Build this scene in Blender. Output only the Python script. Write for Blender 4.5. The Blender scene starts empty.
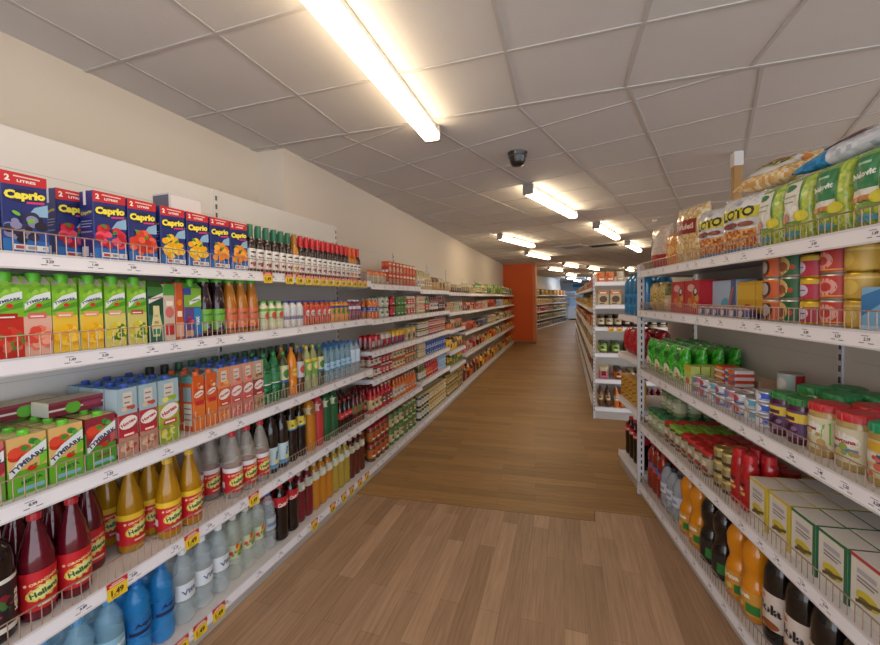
import bpy, math, random
from math import sin, cos, pi, radians as R
rng = random.Random(7)
C = bpy.context.scene.collection
sc = bpy.context.scene

# ------------------------------------------------------------------ materials
def lin(h):
    h = h.lstrip('#'); o = []
    for i in (0, 2, 4):
        c = int(h[i:i+2], 16) / 255
        o.append(c / 12.92 if c <= .04045 else ((c + .055) / 1.055) ** 2.4)
    return (*o, 1)
_M = {}
def M(hexc, r=.45, metal=0., alpha=1., coat=0., emit=0., bump=0., bscale=200., trans=0.):
    k = (hexc, r, metal, alpha, coat, emit, bump, trans)
    if k in _M: return _M[k]
    m = bpy.data.materials.new('mat_%s_%d' % (hexc, len(_M))); m.use_nodes = True
    nt = m.node_tree; b = nt.nodes['Principled BSDF']
    b.inputs['Base Color'].default_value = lin(hexc)
    b.inputs['Roughness'].default_value = r
    b.inputs['Metallic'].default_value = metal
    b.inputs['Alpha'].default_value = alpha
    b.inputs['Coat Weight'].default_value = coat
    b.inputs['Transmission Weight'].default_value = trans
    if trans: b.inputs['IOR'].default_value = 1.34
    if emit:
        b.inputs['Emission Color'].default_value = lin(hexc); b.inputs['Emission Strength'].default_value = emit
    if bump:
        tc = nt.nodes.new('ShaderNodeTexCoord'); n = nt.nodes.new('ShaderNodeTexNoise'); bp = nt.nodes.new('ShaderNodeBump')
        n.inputs['Scale'].default_value = bscale; n.inputs['Detail'].default_value = 4
        bp.inputs['Strength'].default_value = bump; bp.inputs['Distance'].default_value = .004
        nt.links.new(tc.outputs['Object'], n.inputs['Vector']); nt.links.new(n.outputs['Fac'], bp.inputs['Height'])
        nt.links.new(bp.outputs['Normal'], b.inputs['Normal'])
    _M[k] = m
    return m
def ink(h): return M(h, .4)
def film(h): return M(h, .25, coat=.3, bump=.5, bscale=26)
def drink(h): return M(h, .12, coat=.4)
def clear(h, a=.4): return M(h, .08, alpha=a, coat=.4)

def noise_mat(name, c1, c2, scale, rough=.8, bump=.1):
    m = bpy.data.materials.new(name); m.use_nodes = True; nt = m.node_tree; b = nt.nodes['Principled BSDF']
    tc = nt.nodes.new('ShaderNodeTexCoord'); n = nt.nodes.new('ShaderNodeTexNoise'); n.inputs['Scale'].default_value = scale; n.inputs['Detail'].default_value = 6
    mx = nt.nodes.new('ShaderNodeMix'); mx.data_type = 'RGBA'
    mx.inputs[6].default_value = lin(c1); mx.inputs[7].default_value = lin(c2)
    nt.links.new(tc.outputs['Object'], n.inputs['Vector']); nt.links.new(n.outputs['Fac'], mx.inputs[0]); nt.links.new(mx.outputs[2], b.inputs['Base Color'])
    n2 = nt.nodes.new('ShaderNodeTexNoise'); n2.inputs['Scale'].default_value = scale * 30
    bp = nt.nodes.new('ShaderNodeBump'); bp.inputs['Strength'].default_value = bump; bp.inputs['Distance'].default_value = .003
    nt.links.new(tc.outputs['Object'], n2.inputs['Vector']); nt.links.new(n2.outputs['Fac'], bp.inputs['Height']); nt.links.new(bp.outputs['Normal'], b.inputs['Normal'])
    b.inputs['Roughness'].default_value = rough
    return m

def plank_mat(name, angle, c1, c2, c3, pw, pl):
    m = bpy.data.materials.new(name); m.use_nodes = True; nt = m.node_tree; L = nt.links.new; N = nt.nodes.new
    b = nt.nodes['Principled BSDF']
    tc = N('ShaderNodeTexCoord'); mp = N('ShaderNodeMapping'); mp.inputs['Rotation'].default_value = (0, 0, angle)
    L(tc.outputs['Object'], mp.inputs['Vector'])
    br = N('ShaderNodeTexBrick'); br.offset = .37; br.offset_frequency = 2
    br.inputs['Scale'].default_value = 1; br.inputs['Brick Width'].default_value = pl; br.inputs['Row Height'].default_value = pw
    br.inputs['Mortar Size'].default_value = .0012; br.inputs['Mortar Smooth'].default_value = .3; br.inputs['Bias'].default_value = 0
    br.inputs['Color1'].default_value = lin(c1); br.inputs['Color2'].default_value = lin(c2); br.inputs['Mortar'].default_value = lin(c3)
    L(mp.outputs['Vector'], br.inputs['Vector'])
    st = N('ShaderNodeMapping'); st.inputs['Scale'].default_value = (2.2, 38, 1); L(mp.outputs['Vector'], st.inputs['Vector'])
    n = N('ShaderNodeTexNoise'); n.inputs['Scale'].default_value = 1.6; n.inputs['Detail'].default_value = 7; n.inputs['Roughness'].default_value = .6; n.inputs['Distortion'].default_value = .6
    L(st.outputs['Vector'], n.inputs['Vector'])
    rp = N('ShaderNodeValToRGB'); rp.color_ramp.elements[0].position = .3; rp.color_ramp.elements[1].position = .72
    rp.color_ramp.elements[0].color = (.74, .72, .69, 1); rp.color_ramp.elements[1].color = (1.08, 1.08, 1.08, 1)
    L(n.outputs['Fac'], rp.inputs['Fac'])
    n3 = N('ShaderNodeTexNoise'); n3.inputs['Scale'].default_value = 1.3; n3.inputs['Detail'].default_value = 3; L(tc.outputs['Object'], n3.inputs['Vector'])
    mx = N('ShaderNodeMix'); mx.data_type = 'RGBA'; mx.blend_type = 'MULTIPLY'; mx.inputs[0].default_value = 1
    L(br.outputs['Color'], mx.inputs[6]); L(rp.outputs['Color'], mx.inputs[7]); L(mx.outputs[2], b.inputs['Base Color'])
    mr = N('ShaderNodeMapRange'); mr.inputs['To Min'].default_value = .34; mr.inputs['To Max'].default_value = .56
    L(n3.outputs['Fac'], mr.inputs['Value']); L(mr.outputs['Result'], b.inputs['Roughness'])
    b.inputs['Specular IOR Level'].default_value = .35
    bp = N('ShaderNodeBump'); bp.inputs['Strength'].default_value = .12; bp.inputs['Distance'].default_value = .002
    L(n.outputs['Fac'], bp.inputs['Height']); L(bp.outputs['Normal'], b.inputs['Normal'])
    return m

WALL = noise_mat('painted_wall', 'd6cabb', 'cfc3b4', 1.2, .85, .08)
CEIL = noise_mat('ceiling_tile', 'd6d2cf', 'cdc9c6', 2.2, .9, .2)
ORANGE = noise_mat('orange_paint', 'e2611e', 'd95a1a', 1.5, .7, .06)
STEEL = M('cfcdd2', .42, bump=.03, bscale=60)
STEELD = M('b3aea8', .5, bump=.03, bscale=60)
PANEL = M('cfc6ba', .6, bump=.04, bscale=40)
SLOT = M('24201e', .8)
WIRE = M('a98f80', .4, metal=.5)
PANELW = M('dcd7d1', .55, bump=.04, bscale=40)
PAPER = M('e6e4ec', .55)

# ------------------------------------------------------------------ mesh builder
class MB:
    def __init__(s): s.v = []; s.f = []; s.m = []; s.mats = []; s.sm = []
    def mi(s, m):
        if m not in s.mats: s.mats.append(m)
        return s.mats.index(m)
    def poly(s, pts, m, smooth=False):
        i = len(s.v); s.v += [tuple(p) for p in pts]; s.f.append(tuple(range(i, i + len(pts)))); s.m.append(s.mi(m)); s.sm.append(smooth)
    def mesh(s, vs, fs, m, smooth=False):
        i = len(s.v); s.v += [tuple(p) for p in vs]; k = s.mi(m)
        for f in fs: s.f.append(tuple(j + i for j in f)); s.m.append(k); s.sm.append(smooth)
    def join(s, o):
        i = len(s.v); s.v += o.v
        for f, m, sm in zip(o.f, o.m, o.sm): s.f.append(tuple(j + i for j in f)); s.m.append(s.mi(o.mats[m])); s.sm.append(sm)
        return s
    def box(s, x0, y0, z0, x1, y1, z1, m, bev=0.):
        if bev <= 0:
            v = [(x, y, z) for z in (z0, z1) for y in (y0, y1) for x in (x0, x1)]
            s.mesh(v, [(0, 2, 3, 1), (4, 5, 7, 6), (0, 1, 5, 4), (2, 6, 7, 3), (0, 4, 6, 2), (1, 3, 7, 5)], m); return
        b = bev; v = []; idx = {}
        for X, xi in ((x0, 0), (x1, 1)):
            for Y, yi in ((y0, 0), (y1, 1)):
                for Z, zi in ((z0, 0), (z1, 1)):
                    dx = b if xi == 0 else -b; dy = b if yi == 0 else -b; dz = b if zi == 0 else -b
                    idx[xi, yi, zi, 'x'] = len(v); v.append((X, Y + dy, Z + dz))
                    idx[xi, yi, zi, 'y'] = len(v); v.append((X + dx, Y, Z + dz))
                    idx[xi, yi, zi, 'z'] = len(v); v.append((X + dx, Y + dy, Z))
        I = idx; f = []
        for a in (0, 1):
            f.append([I[a, 0, 0, 'x'], I[a, 1, 0, 'x'], I[a, 1, 1, 'x'], I[a, 0, 1, 'x']][::-1 if a == 0 else 1])
            f.append([I[0, a, 0, 'y'], I[1, a, 0, 'y'], I[1, a, 1, 'y'], I[0, a, 1, 'y']][::1 if a == 0 else -1])
            f.append([I[0, 0, a, 'z'], I[1, 0, a, 'z'], I[1, 1, a, 'z'], I[0, 1, a, 'z']][::-1 if a == 0 else 1])
        for a in (0, 1):
            for c in (0, 1):
                f.append([I[a, c, 0, 'x'], I[a, c, 1, 'x'], I[a, c, 1, 'y'], I[a, c, 0, 'y']])
                f.append([I[a, 0, c, 'x'], I[a, 1, c, 'x'], I[a, 1, c, 'z'], I[a, 0, c, 'z']])
                f.append([I[0, a, c, 'y'], I[1, a, c, 'y'], I[1, a, c, 'z'], I[0, a, c, 'z']])
                for d in (0, 1): f.append([I[a, c, d, 'x'], I[a, c, d, 'y'], I[a, c, d, 'z']])
        s.mesh(v, f, m)
    def lathe(s, prof, m, n=18, c=(0, 0), caps=True, smooth=True, r0=0):
        k = len(prof); v = []
        for r, z in prof:
            for i in range(n):
                a = 2 * pi * i / n; v.append((c[0] + r * cos(a), c[1] + r * sin(a), z))
        f = [(j * n + i, j * n + (i + 1) % n, (j + 1) * n + (i + 1) % n, (j + 1) * n + i) for j in range(k - 1) for i in range(n)]
        s.mesh(v, f, m, smooth)
        if caps:
            s.poly(v[:n][::-1], m); s.poly(v[-n:], m)
    def tube(s, a, b, r, m, n=6):
        d = [b[i] - a[i] for i in range(3)]; l = math.sqrt(sum(x * x for x in d)) or 1; d = [x / l for x in d]
        u = (0, 0, 1) if abs(d[2]) < .9 else (1, 0, 0)
        p = (d[1] * u[2] - d[2] * u[1], d[2] * u[0] - d[0] * u[2], d[0] * u[1] - d[1] * u[0]); q = math.sqrt(sum(x * x for x in p)); p = [x / q for x in p]
        w = (d[1] * p[2] - d[2] * p[1], d[2] * p[0] - d[0] * p[2], d[0] * p[1] - d[1] * p[0])
        v = []
        for e in (a, b):
            for i in range(n):
                t = 2 * pi * i / n; v.append([e[j] + r * (cos(t) * p[j] + sin(t) * w[j]) for j in range(3)])
        s.mesh(v, [(i, (i + 1) % n, n + (i + 1) % n, n + i) for i in range(n)] + [tuple(range(n))[::-1], tuple(range(n, 2 * n))], m, False)
    def build(s, name):
        me = bpy.data.meshes.new(name); me.from_pydata(s.v, [], s.f)
        for m in s.mats: me.materials.append(m)
        me.polygons.foreach_set('material_index', s.m); me.polygons.foreach_set('use_smooth', s.sm); me.update()
        return me

# ------------------------------------------------------------------ lettering and printed artwork
_T = {}
def glyphs(txt, bold=.018, shear=0.):
    k = (txt, bold, shear)
    if k not in _T:
        cu = bpy.data.curves.new('lettering', 'FONT'); cu.body = txt; cu.offset = bold; cu.resolution_u = 2; cu.shear = shear
        o = bpy.data.objects.new('lettering', cu); me = bpy.data.meshes.new_from_object(o)
        vs = [(v.co.x, v.co.y) for v in me.vertices]; fs = [tuple(p.vertices) for p in me.polygons]
        bpy.data.objects.remove(o); bpy.data.curves.remove(cu); bpy.data.meshes.remove(me)
        x0 = min(v[0] for v in vs); x1 = max(v[0] for v in vs); y0 = min(v[1] for v in vs); y1 = max(v[1] for v in vs); h = y1 - y0
        _T[k] = ([((v[0] - (x0 + x1) / 2) / h, (v[1] - (y0 + y1) / 2) / h) for v in vs], fs, (x1 - x0) / h)
    return _T[k]

def art(mb, lst, mp, w, h, fine=1, eps=.00022, v0=0.):
    """print shapes on a face: u in [-.5,.5] of w, v in [0,1] of h; mp(u,v,e) gives the point"""
    e = 0.
    for it in lst:
        e += eps; t = it[0]
        if t == 'r':
            _, u0, a0, u1, a1, col = it; k = fine if fine == 1 else int(max(fine, abs(u1 - u0) * 12))
            kv = 8 if fine >= 10 else 1
            for i in range(k):
                a = u0 + (u1 - u0) * i / k; b = u0 + (u1 - u0) * (i + 1) / k
                for j in range(kv):
                    c = a0 + (a1 - a0) * j / kv; d = a0 + (a1 - a0) * (j + 1) / kv
                    mb.poly([mp(a * w, v0 + c * h, e), mp(b * w, v0 + c * h, e), mp(b * w, v0 + d * h, e), mp(a * w, v0 + d * h, e)], ink(col))
        elif t == 'p':
            mb.poly([mp(u * w, v0 + v * h, e) for u, v in it[1]], ink(it[2]))
        elif t == 'e':
            _, u, v, ru, rv, col = it[:6]; rot = R(it[6]) if len(it) > 6 else 0; n = 14; k = 1 if fine == 1 else 3
            rings = [[mp(u * w, v0 + v * h, e)] * 1] + [[mp(u * w + w * q / k * (ru * cos(a) * cos(rot) - rv * sin(a) * sin(rot)), v0 + v * h + w * q / k * (ru * cos(a) * sin(rot) + rv * sin(a) * cos(rot)), e) for a in [2 * pi * i / n for i in range(n)]] for q in range(1, k + 1)]
            vs = [p for rr in rings for p in rr]; fs = [(0, 1 + i, 1 + (i + 1) % n) for i in range(n)]
            for q in range(1, k):
                b0 = 1 + (q - 1) * n; b1 = 1 + q * n
                fs += [(b0 + i, b1 + i, b1 + (i + 1) % n, b0 + (i + 1) % n) for i in range(n)]
            mb.mesh(vs, fs, ink(col))
        elif t == 't':
            _, txt, u, v, hh, col = it[:6]; rot = R(it[6]) if len(it) > 6 else 0; mw = it[7] if len(it) > 7 else 0; sh = it[8] if len(it) > 8 else 0
            vs, fs, asp = glyphs(txt, .06 if txt == 'Caprio' else .042, sh); sx = hh * w
            kx = 1 if not mw else min(1.5, mw / (asp * hh))
            arc = it[9] if len(it) > 9 else 0
            pts = []
            for x, y in vs:
                x *= sx * kx; y = y * sx - arc * x * x / w
                pts.append(mp(u * w + x * cos(rot) - y * sin(rot), v0 + v * h + x * sin(rot) + y * cos(rot), e + eps))
            mb.mesh(pts, fs, ink(col))
        elif t == 'f':
            _, u, v, rr, n, cols, r0, seed = it; q = random.Random(seed)
            for i in range(n):
                a = q.random() * 2 * pi; d = rr * math.sqrt(q.random()); col = cols[i % len(cols)]
                rad = r0 * (.7 + .6 * q.random()); e += eps * .25
                uu = u + d * cos(a); vv = v + d * sin(a) * w / h * .9
                if fine == 1: uu = max(-.49 + rad, min(.49 - rad, uu)); vv = max(rad * w / h * .9, vv)
                art(mb, [('e', uu, vv, rad, rad * .9, col)], lambda x, y, z, e=e: mp(x, y, z + e), w, h, fine, eps * .3, v0)

def front(w, d): return lambda u, v, e: (u, -d / 2 - e, v)
def lside(w, d): return lambda u, v, e: (-w / 2 - e, -u, v)
def rside(w, d): return lambda u, v, e: (w / 2 + e, u, v)
def topf(h): return lambda u, v, e: (u, v, h + e)
def around(r): return lambda u, v, e: ((r + e) * sin(u / r), -(r + e) * cos(u / r), v)

# ------------------------------------------------------------------ product kinds
KIND = {}
def reg(key, name, cat, parts, dims, single=False):
    """parts: list of (part name, MB, label or None)"""
    if single:
        mb = MB()
        for p in parts: mb.join(p[1])
        KIND[key] = dict(name=name, cat=cat, me=mb.build(name), parts=None, dims=dims)
    else:
        KIND[key] = dict(name=name, cat=cat, me=None, parts=[(p[0], p[1].build(p[0]), p[2] if len(p) > 2 else None) for p in parts], dims=dims)

def box_body(w, d, h, m, bev=.002):
    b = MB(); b.box(-w / 2, -d / 2, 0, w / 2, d / 2, h, m, bev); return b

def carton(key, w, d, h, base, fr, side=None, top=None, cap=None, gable=False, name='juice_carton', cat='carton', lay=False, single=False):
    b = MB()
    if gable:
        hs = h * .9; z1 = h
        b.box(-w / 2, -d / 2, 0, w / 2, d / 2, hs, M(base, .35), .002)
        y = d * .12; m = M(top or base, .35)
        q = [(-w / 2, -d / 2, hs), (w / 2, -d / 2, hs), (w / 2, d / 2, hs), (-w / 2, d / 2, hs), (-w / 2, -y, z1), (w / 2, -y, z1), (w / 2, y, z1), (-w / 2, y, z1)]
        b.mesh(q, [(0, 1, 5, 4), (2, 3, 7, 6), (1, 2, 6, 5), (3, 0, 4, 7), (4, 5, 6, 7)], m)
        art(b, fr, front(w, d), w, hs)
    else:
        b.box(-w / 2, -d / 2, 0, w / 2, d / 2, h, M(base, .35), .002)
        if top: art(b, [('r', -.48, -.48, .48, .48, top)], topf(h), w, d, v0=0)
        # folded seam across the lid
        b.box(-w / 2 + .002, -.002, h, w / 2 - .002, .002, h + .0025, M(top or base, .4))
        art(b, fr, front(w, d), w, h)
    if side:
        art(b, side, lside(w, d), d, h); art(b, side, rside(w, d), d, h)
    parts = [('body', b)]
    hh = h
    if cap:
        c = MB(); r = cap[1]
        z = h * .945 if gable else h
        cy = -d * .27 if gable else -d * .22
        if gable:
            c.lathe([(r, z - .008), (r, z + .022), (r * .93, z + .026)], M(cap[0], .35), 14, (0, cy * .9)); hh = h + .02
        else:
            c.lathe([(r * 1.15, z), (r * 1.15, z + .004), (r, z + .004), (r, z + .014), (r * .92, z + .017)], M(cap[0], .35), 14, (0, cy)); hh = h + .017
        parts.append(('cap', c))
    reg(key, name, cat, parts, (w, d, hh), single)

PROF = {
 'cone': [(.86, 0), (.98, .02), (1, .05), (1, .47), (.97, .55), (.82, .66), (.6, .77), (.4, .87), (.31, .92), (.31, .965)],
 'pet': [(.82, 0), (.98, .025), (1, .06), (1, .3), (.96, .33), (1, .36), (1, .62), (.93, .7), (.72, .79), (.45, .87), (.3, .92), (.3, .965)],
 'water': [(.84, 0), (1, .03), (1, .1), (.93, .12), (1, .14), (1, .18), (.93, .2), (1, .22), (1, .27), (.9, .31), (1, .345), (1, .565), (.93, .59), (1, .62), (.93, .655), (.97, .69), (.88, .76), (.68, .83), (.42, .9), (.3, .935), (.3, .965)],
 'cola': [(.84, 0), (.98, .03), (1, .1), (.93, .25), (.97, .34), (1, .42), (1, .62), (.95, .68), (.7, .8), (.42, .9), (.3, .93), (.3, .965)],
 'round': [(.8, 0), (.98, .03), (1, .08), (1, .42), (.97, .45), (1, .48), (1, .66), (.97, .74), (.86, .82), (.62, .89), (.33, .935), (.3, .965)],
 'syrup': [(.9, 0), (1, .015), (1, .58), (.95, .63), (.68, .7), (.5, .76), (.46, .83), (.42, .965)],
 'wide': [(.88, 0), (1, .02), (1, .55), (.95, .62), (.78, .75), (.64, .84), (.6, .88), (.6, .93)],
 'small': [(.88, 0), (1, .03), (1, .25), (.9, .42), (.98, .6), (1, .72), (.9, .8), (.6, .87), (.52, .9), (.52, .94)],
 'jar': [(.9, 0), (1, .03), (1, .78), (.93, .86), (.86, .9)],
 'hip': [(.88, 0), (1, .025), (1, .36), (.78, .47), (.74, .52), (.92, .64), (.95, .76), (.7, .86), (.35, .925), (.32, .965)],
}
def bottle(key, rad, h, prof, mat, cap, labels=(), name='bottle', cat='bottle', capz=None, capr=None, n=20, single=False, collar=None):
    """cap: colour; labels: (z0,z1,colour,art[,radius factor]) in fractions of h"""
    b = MB(); P = [(r * rad, z * h) for r, z in PROF[prof]]
    if n >= 16:
        Q = [P[0]]
        for i in range(len(P) - 1):
            (r0, z0), (r1, z1) = P[i], P[i + 1]
            p_ = P[max(0, i - 1)]; n_ = P[min(len(P) - 1, i + 2)]
            if z1 - z0 > .05 * h and abs(r1 - r0) > .02 * rad:
                for t in (.33, .66): Q.append((r0 + (r1 - r0) * (t - .12 * math.sin(t * pi) * (1 if r1 < r0 else 0)), z0 + (z1 - z0) * t))
            Q.append((r1, z1))
        P = Q
    b.lathe(P, mat, n)
    parts = [('body', b)]
    nr, nz = P[-1]
    cr = (capr or nr / rad * 1.12) * rad; cz = (capz if capz is not None else .93 if PROF[prof][-1][1] > .92 else .86) * h
    c = MB(); cm = M(cap, .35)
    c.lathe([(cr, cz), (cr, h - .003), (cr * .9, h)], cm, max(10, n * 2 // 3))
    if n >= 16 and h - cz < .05:
        for i in range(12):
            a = 2 * pi * i / 12; c.tube((cr * cos(a), cr * sin(a), cz), (cr * cos(a), cr * sin(a), h - .004), cr * .06, cm, 4)
    parts.append(('cap' if cat != 'jar' else 'lid', c))
    for L in labels:
        z0, z1, col, a = L[:4]; rr = rad * (L[4] if len(L) > 4 else 1) + .0007
        l = MB(); l.lathe([(rr, z0 * h), (rr, z1 * h)], ink(col), max(n, 16), caps=False)
        if a: art(l, a, around(rr), 2 * rr, (z1 - z0) * h, 8, .0002, z0 * h)
        parts.append(('label', l))
    reg(key, name, cat, parts, (2 * rad, 2 * rad, h), single)

def can(key, rad, h, col, a=None, top='b9b7b2', name='food_can', cat='can', single=False, band=None):
    b = MB(); tm = M(top, .3, metal=.8)
    b.lathe([(rad * .94, 0), (rad, .004), (rad, h - .004), (rad * .94, h), (rad * .9, h), (rad * .88, h - .003)], tm, 20)
    l = MB(); l.lathe([(rad + .0006, .007), (rad + .0006, h - .007)], ink(col), 20, caps=False)
    if a: art(l, a, around(rad + .0006), 2 * rad, h - .014, 8, .0002, .007)
    reg(key, name, cat, [('tin', b), ('label', l)], (2 * rad, 2 * rad, h), single)

def bag(key, w, h, t, colf, prints=(), name='snack_bag', cat='bag', seed=1, lying=False, nu=22, nv=26, seal='d8d4d0'):
    q = random.Random(seed); ph = [q.random() * 6.28 for _ in range(6)]
    def bulge(u, v):                       # u,v in -1..1
        s = (1 - abs(u) ** 2.4) * (1 - abs(v) ** 3.2)
        wr = 1 + .08 * sin(7 * u + 5 * v + ph[0]) * sin(5 * v + ph[1]) + .035 * sin(17 * u + ph[2]) * sin(13 * v + ph[3])
        return t / 2 * max(0, s) ** .55 * wr
    def edge(u, v): return u * w / 2 * (1 - .05 * (1 - v * v) + .012 * sin(14 * v + ph[4]))
    b = MB()
    def P(u, v, sgn):
        return (edge(u, v), sgn * bulge(u, v), (v + 1) / 2 * h)
    for sgn in (-1, 1):
        vs = [P(-1 + 2 * i / nu, -1 + 2 * j / nv, sgn) for j in range(nv + 1) for i in range(nu + 1)]
        for j in range(nv):
            for i in range(nu):
                a = j * (nu + 1) + i; f = (a, a + 1, a + nu + 2, a + nu + 1)
                if sgn > 0: f = f[::-1]
                u = (-1 + 2 * (i + .5) / nu); v = (j + .5) / nv
                k = len(b.v)
                b.mesh([vs[x] for x in f], [(0, 1, 2, 3)], colf(u, v, q, sgn), True)
    # weld handled by shared positions; printed shapes follow the bulge
    pr = MB()
    def mp(u, v, e):
        uu = max(-.99, min(.99, u / (w / 2))); vv = max(-.99, min(.99, 2 * v / h - 1))
        x, y, z = P(uu, vv, -1); return (x, y - .0035 - e, z)
    art(pr, prints, mp, w, h, 10, .0008)
    # crimped seals top and bottom
    seals = []
    for z0, z1 in ((0, .014), (h - .014, h)):
        n = 24; s = MB(); seals.append(s)
        for i in range(n):
            x0 = -w / 2 + w * i / n; x1 = x0 + w / n; y = .0025 if i % 2 else -.0025
            s.poly([(x0, -y - .001, z0), (x1, y - .001, z0), (x1, y - .001, z1), (x0, -y - .001, z1)], film(seal))
            s.poly([(x0, -y + .001, z0), (x0, -y + .001, z1), (x1, y + .001, z1), (x1, y + .001, z0)], film(seal))
    b.join(pr); me_parts = [('pouch', b), ('seal', seals[0]), ('seal', seals[1])]
    reg(key, name, cat, me_parts, (w, t * 1.12, h))
    if lying:
        K = KIND[key]
        for p in K['parts']:
            for v in p[1].vertices: x, y, z = v.co; v.co = (x, z - h / 2, -y + t / 2)   # printed side up
        K['dims'] = (w, h, t * 1.12)
    # merge doubles so the film shades smoothly
    import bmesh
    bm = bmesh.new(); me = KIND[key]['parts'][0][1]; bm.from_mesh(me); bmesh.ops.remove_doubles(bm, verts=bm.verts, dist=.00002); bm.to_mesh(me); bm.free()

# colours that generic goods come in
CN = dict(red='b8242c', maroon='6e1c22', orange='cf6a26', yellow='dcae30', cream='bfae84', white='bdb8ae', green='3e7838', olive='6f6a35', bottlegreen='1e3f28', blue='2b4f9a', paleblue='83add0', brown='5f3d24', purple='55285a', black='1d1a1b', pink='cf7486', gold='b08a3e', lime='86ad32', grey='86868a', amber='a85f1a', tan='b08d5c')
CW = dict(bottlegreen='dark green', paleblue='pale blue')
def cw(c): return CW.get(c, c)
def generic(shape, body, lid, lab, size=1., lod=True):
    key = ('g', shape, body, lid, lab, size, lod)
    if key in KIND: return key
    B, Ld, Lb = CN[body], CN[lid], CN[lab]
    blot = [('e', -.12, .62, .22, .16, Ld), ('r', -.32, .18, .32, .34, 'e4e0d8'), ('r', -.25, .44, .2, .5, '2a2626')]
    if shape == 'jar': bottle(key, .036 * size, .105 * size, 'jar', drink(B), Ld, [(.16, .72, Lb, blot)], 'food_jar', 'jar', capr=.94, n=14, single=lod, capz=.84)
    elif shape == 'bigjar': bottle(key, .042 * size, .15 * size, 'jar', drink(B), Ld, [(.2, .7, Lb, blot)], 'preserve_jar', 'jar', capr=.94, n=14, single=lod, capz=.88)
    elif shape == 'bottle': bottle(key, .033 * size, .235 * size, 'pet', drink(B), Ld, [(.36, .6, Lb, blot)], 'bottle', 'bottle', n=14, single=lod)
    elif shape == 'tall': bottle(key, .04 * size, .31 * size, 'pet', drink(B), Ld, [(.34, .62, Lb, blot)], 'bottle', 'bottle', n=14, single=lod)
    elif shape == 'sauce': bottle(key, .03 * size, .19 * size, 'syrup', drink(B), Ld, [(.16, .56, Lb, blot)], 'sauce_bottle', 'bottle', n=14, single=lod)
    elif shape == 'can': can(key, .037 * size, .1 * size, Lb, blot, name='food_can', single=lod)
    elif shape == 'box':
        w, d, h = .1 * size, .045 * size, .15 * size; b = box_body(w, d, h, M(B, .45)); art(b, [('r', -.49, .7, .49, .93, Ld), ('e', 0, .38, .36, .34, Lb), ('r', -.3, .76, .3, .85, 'e8e2d8'), ('r', -.34, .06, .1, .12, Lb)], front(w, d), w, h)
        s = [('r', -.4, .1, .4, .3, 'd8d4cc'), ('r', -.4, .6, .4, .9, Ld)]
        art(b, s, lside(w, d), d, h); art(b, s, rside(w, d), d, h); reg(key, 'food_box', 'box', [('body', b)], (w, d, h), True)
    elif shape == 'packet':
        w, d, h = .105 * size, .05 * size, .15 * size; b = MB(); nu, nv = 8, 8
        def bz(u, v): return d / 2 * max(0, (1 - abs(u) ** 3) * (1 - abs(v) ** 4)) ** .5
        for sg in (-1, 1):
            for j in range(nv):
                for i in range(nu):
                    c4 = [(-1 + 2 * (i + a) / nu, -1 + 2 * (j + c) / nv) for a, c in ((0, 0), (1, 0), (1, 1), (0, 1))]
                    if sg > 0: c4 = c4[::-1]
                    u = abs(-1 + 2 * (i + .5) / nu); v = (j + .5) / nv
                    m = film(Ld) if v > .68 else film(Lb) if (u < .62 and .2 < v < .6) else film(B)
                    b.poly([(x * w / 2, sg * bz(x, y), (y + 1) / 2 * h) for x, y in c4], m, True)
        reg(key, 'food_packet', 'packet', [('pouch', b)], (w, d, h), True)
    elif shape == 'crate':
        w, d, h = .22 * size, .16 * size, .15 * size; b = box_body(w, d, h, M(B, .5)); art(b, [('r', -.48, .55, .48, .9, Ld), ('r', -.4, .12, .4, .42, Lb), ('r', -.3, .65, .3, .8, 'e4e0d8')], front(w, d), w, h); reg(key, 'goods_carton', 'box', [('body', b)], (w, d, h), True)
    return key
SH = dict(jar='glass jar', bigjar='glass jar', bottle='bottle', tall='tall bottle', sauce='sauce bottle', can='tin', box='box', packet='packet', crate='wide box')
def gdesc(shape, body, lid, lab):
    if shape == 'can': return '%s-labelled tin' % cw(lab)
    if shape in ('box', 'packet', 'crate'): return '%s %s with %s top' % (cw(body), SH[shape], cw(lid))
    return '%s-labelled %s %s with %s %s' % (cw(lab), cw(body), SH[shape].replace('glass ', ''), cw(lid), 'lid' if 'jar' in shape else 'cap')

# ------------------------------------------------------------------ places: each run of shelving has its own axis
DL = .1395                                  # the right-hand gondola is turned a little towards the aisle
KA = math.atan2(1.3, 6.3)
def fr_xy(fr, s, d):
    if fr == 'L': return (-1.62 - d, s)
    if fr == 'R':
        x, y = 1.034 + d, s; return (x * cos(DL) - y * sin(DL), x * sin(DL) + y * cos(DL))
    if fr == 'F': return (s - .08, 5.353 + d)
    if fr == 'G': return (.375 + .009 * (s - 5.353) + d, s)
    if fr == 'K':
        return (-1.24 + sin(KA) * s - cos(KA) * d, 19.15 + cos(KA) * s + sin(KA) * d)
RZ = dict(L=pi / 2, R=-pi / 2 + DL, F=0, G=-pi / 2 - .009, K=pi / 2 - KA)
LEFTDIR = dict(L=1, R=-1, F=1, G=-1, K=1)

def obj(name, me, parent=None):
    o = bpy.data.objects.new(name, me); C.objects.link(o)
    if parent is not None: o.parent = parent
    return o
def meta(o, label, cat, group=None):
    o['label'] = label; o['category'] = cat
    if group: o['group'] = group
    return o
def empty(name, loc=(0, 0, 0), rz=0):
    o = obj(name, None); o.location = loc; o.rotation_euler = (0, 0, rz); o.empty_display_size = .05; return o
def struct(name, mb, label=None):
    o = obj(name, mb.build(name)); o['kind'] = 'structure'
    if label: o['label'] = label
    return o

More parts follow.
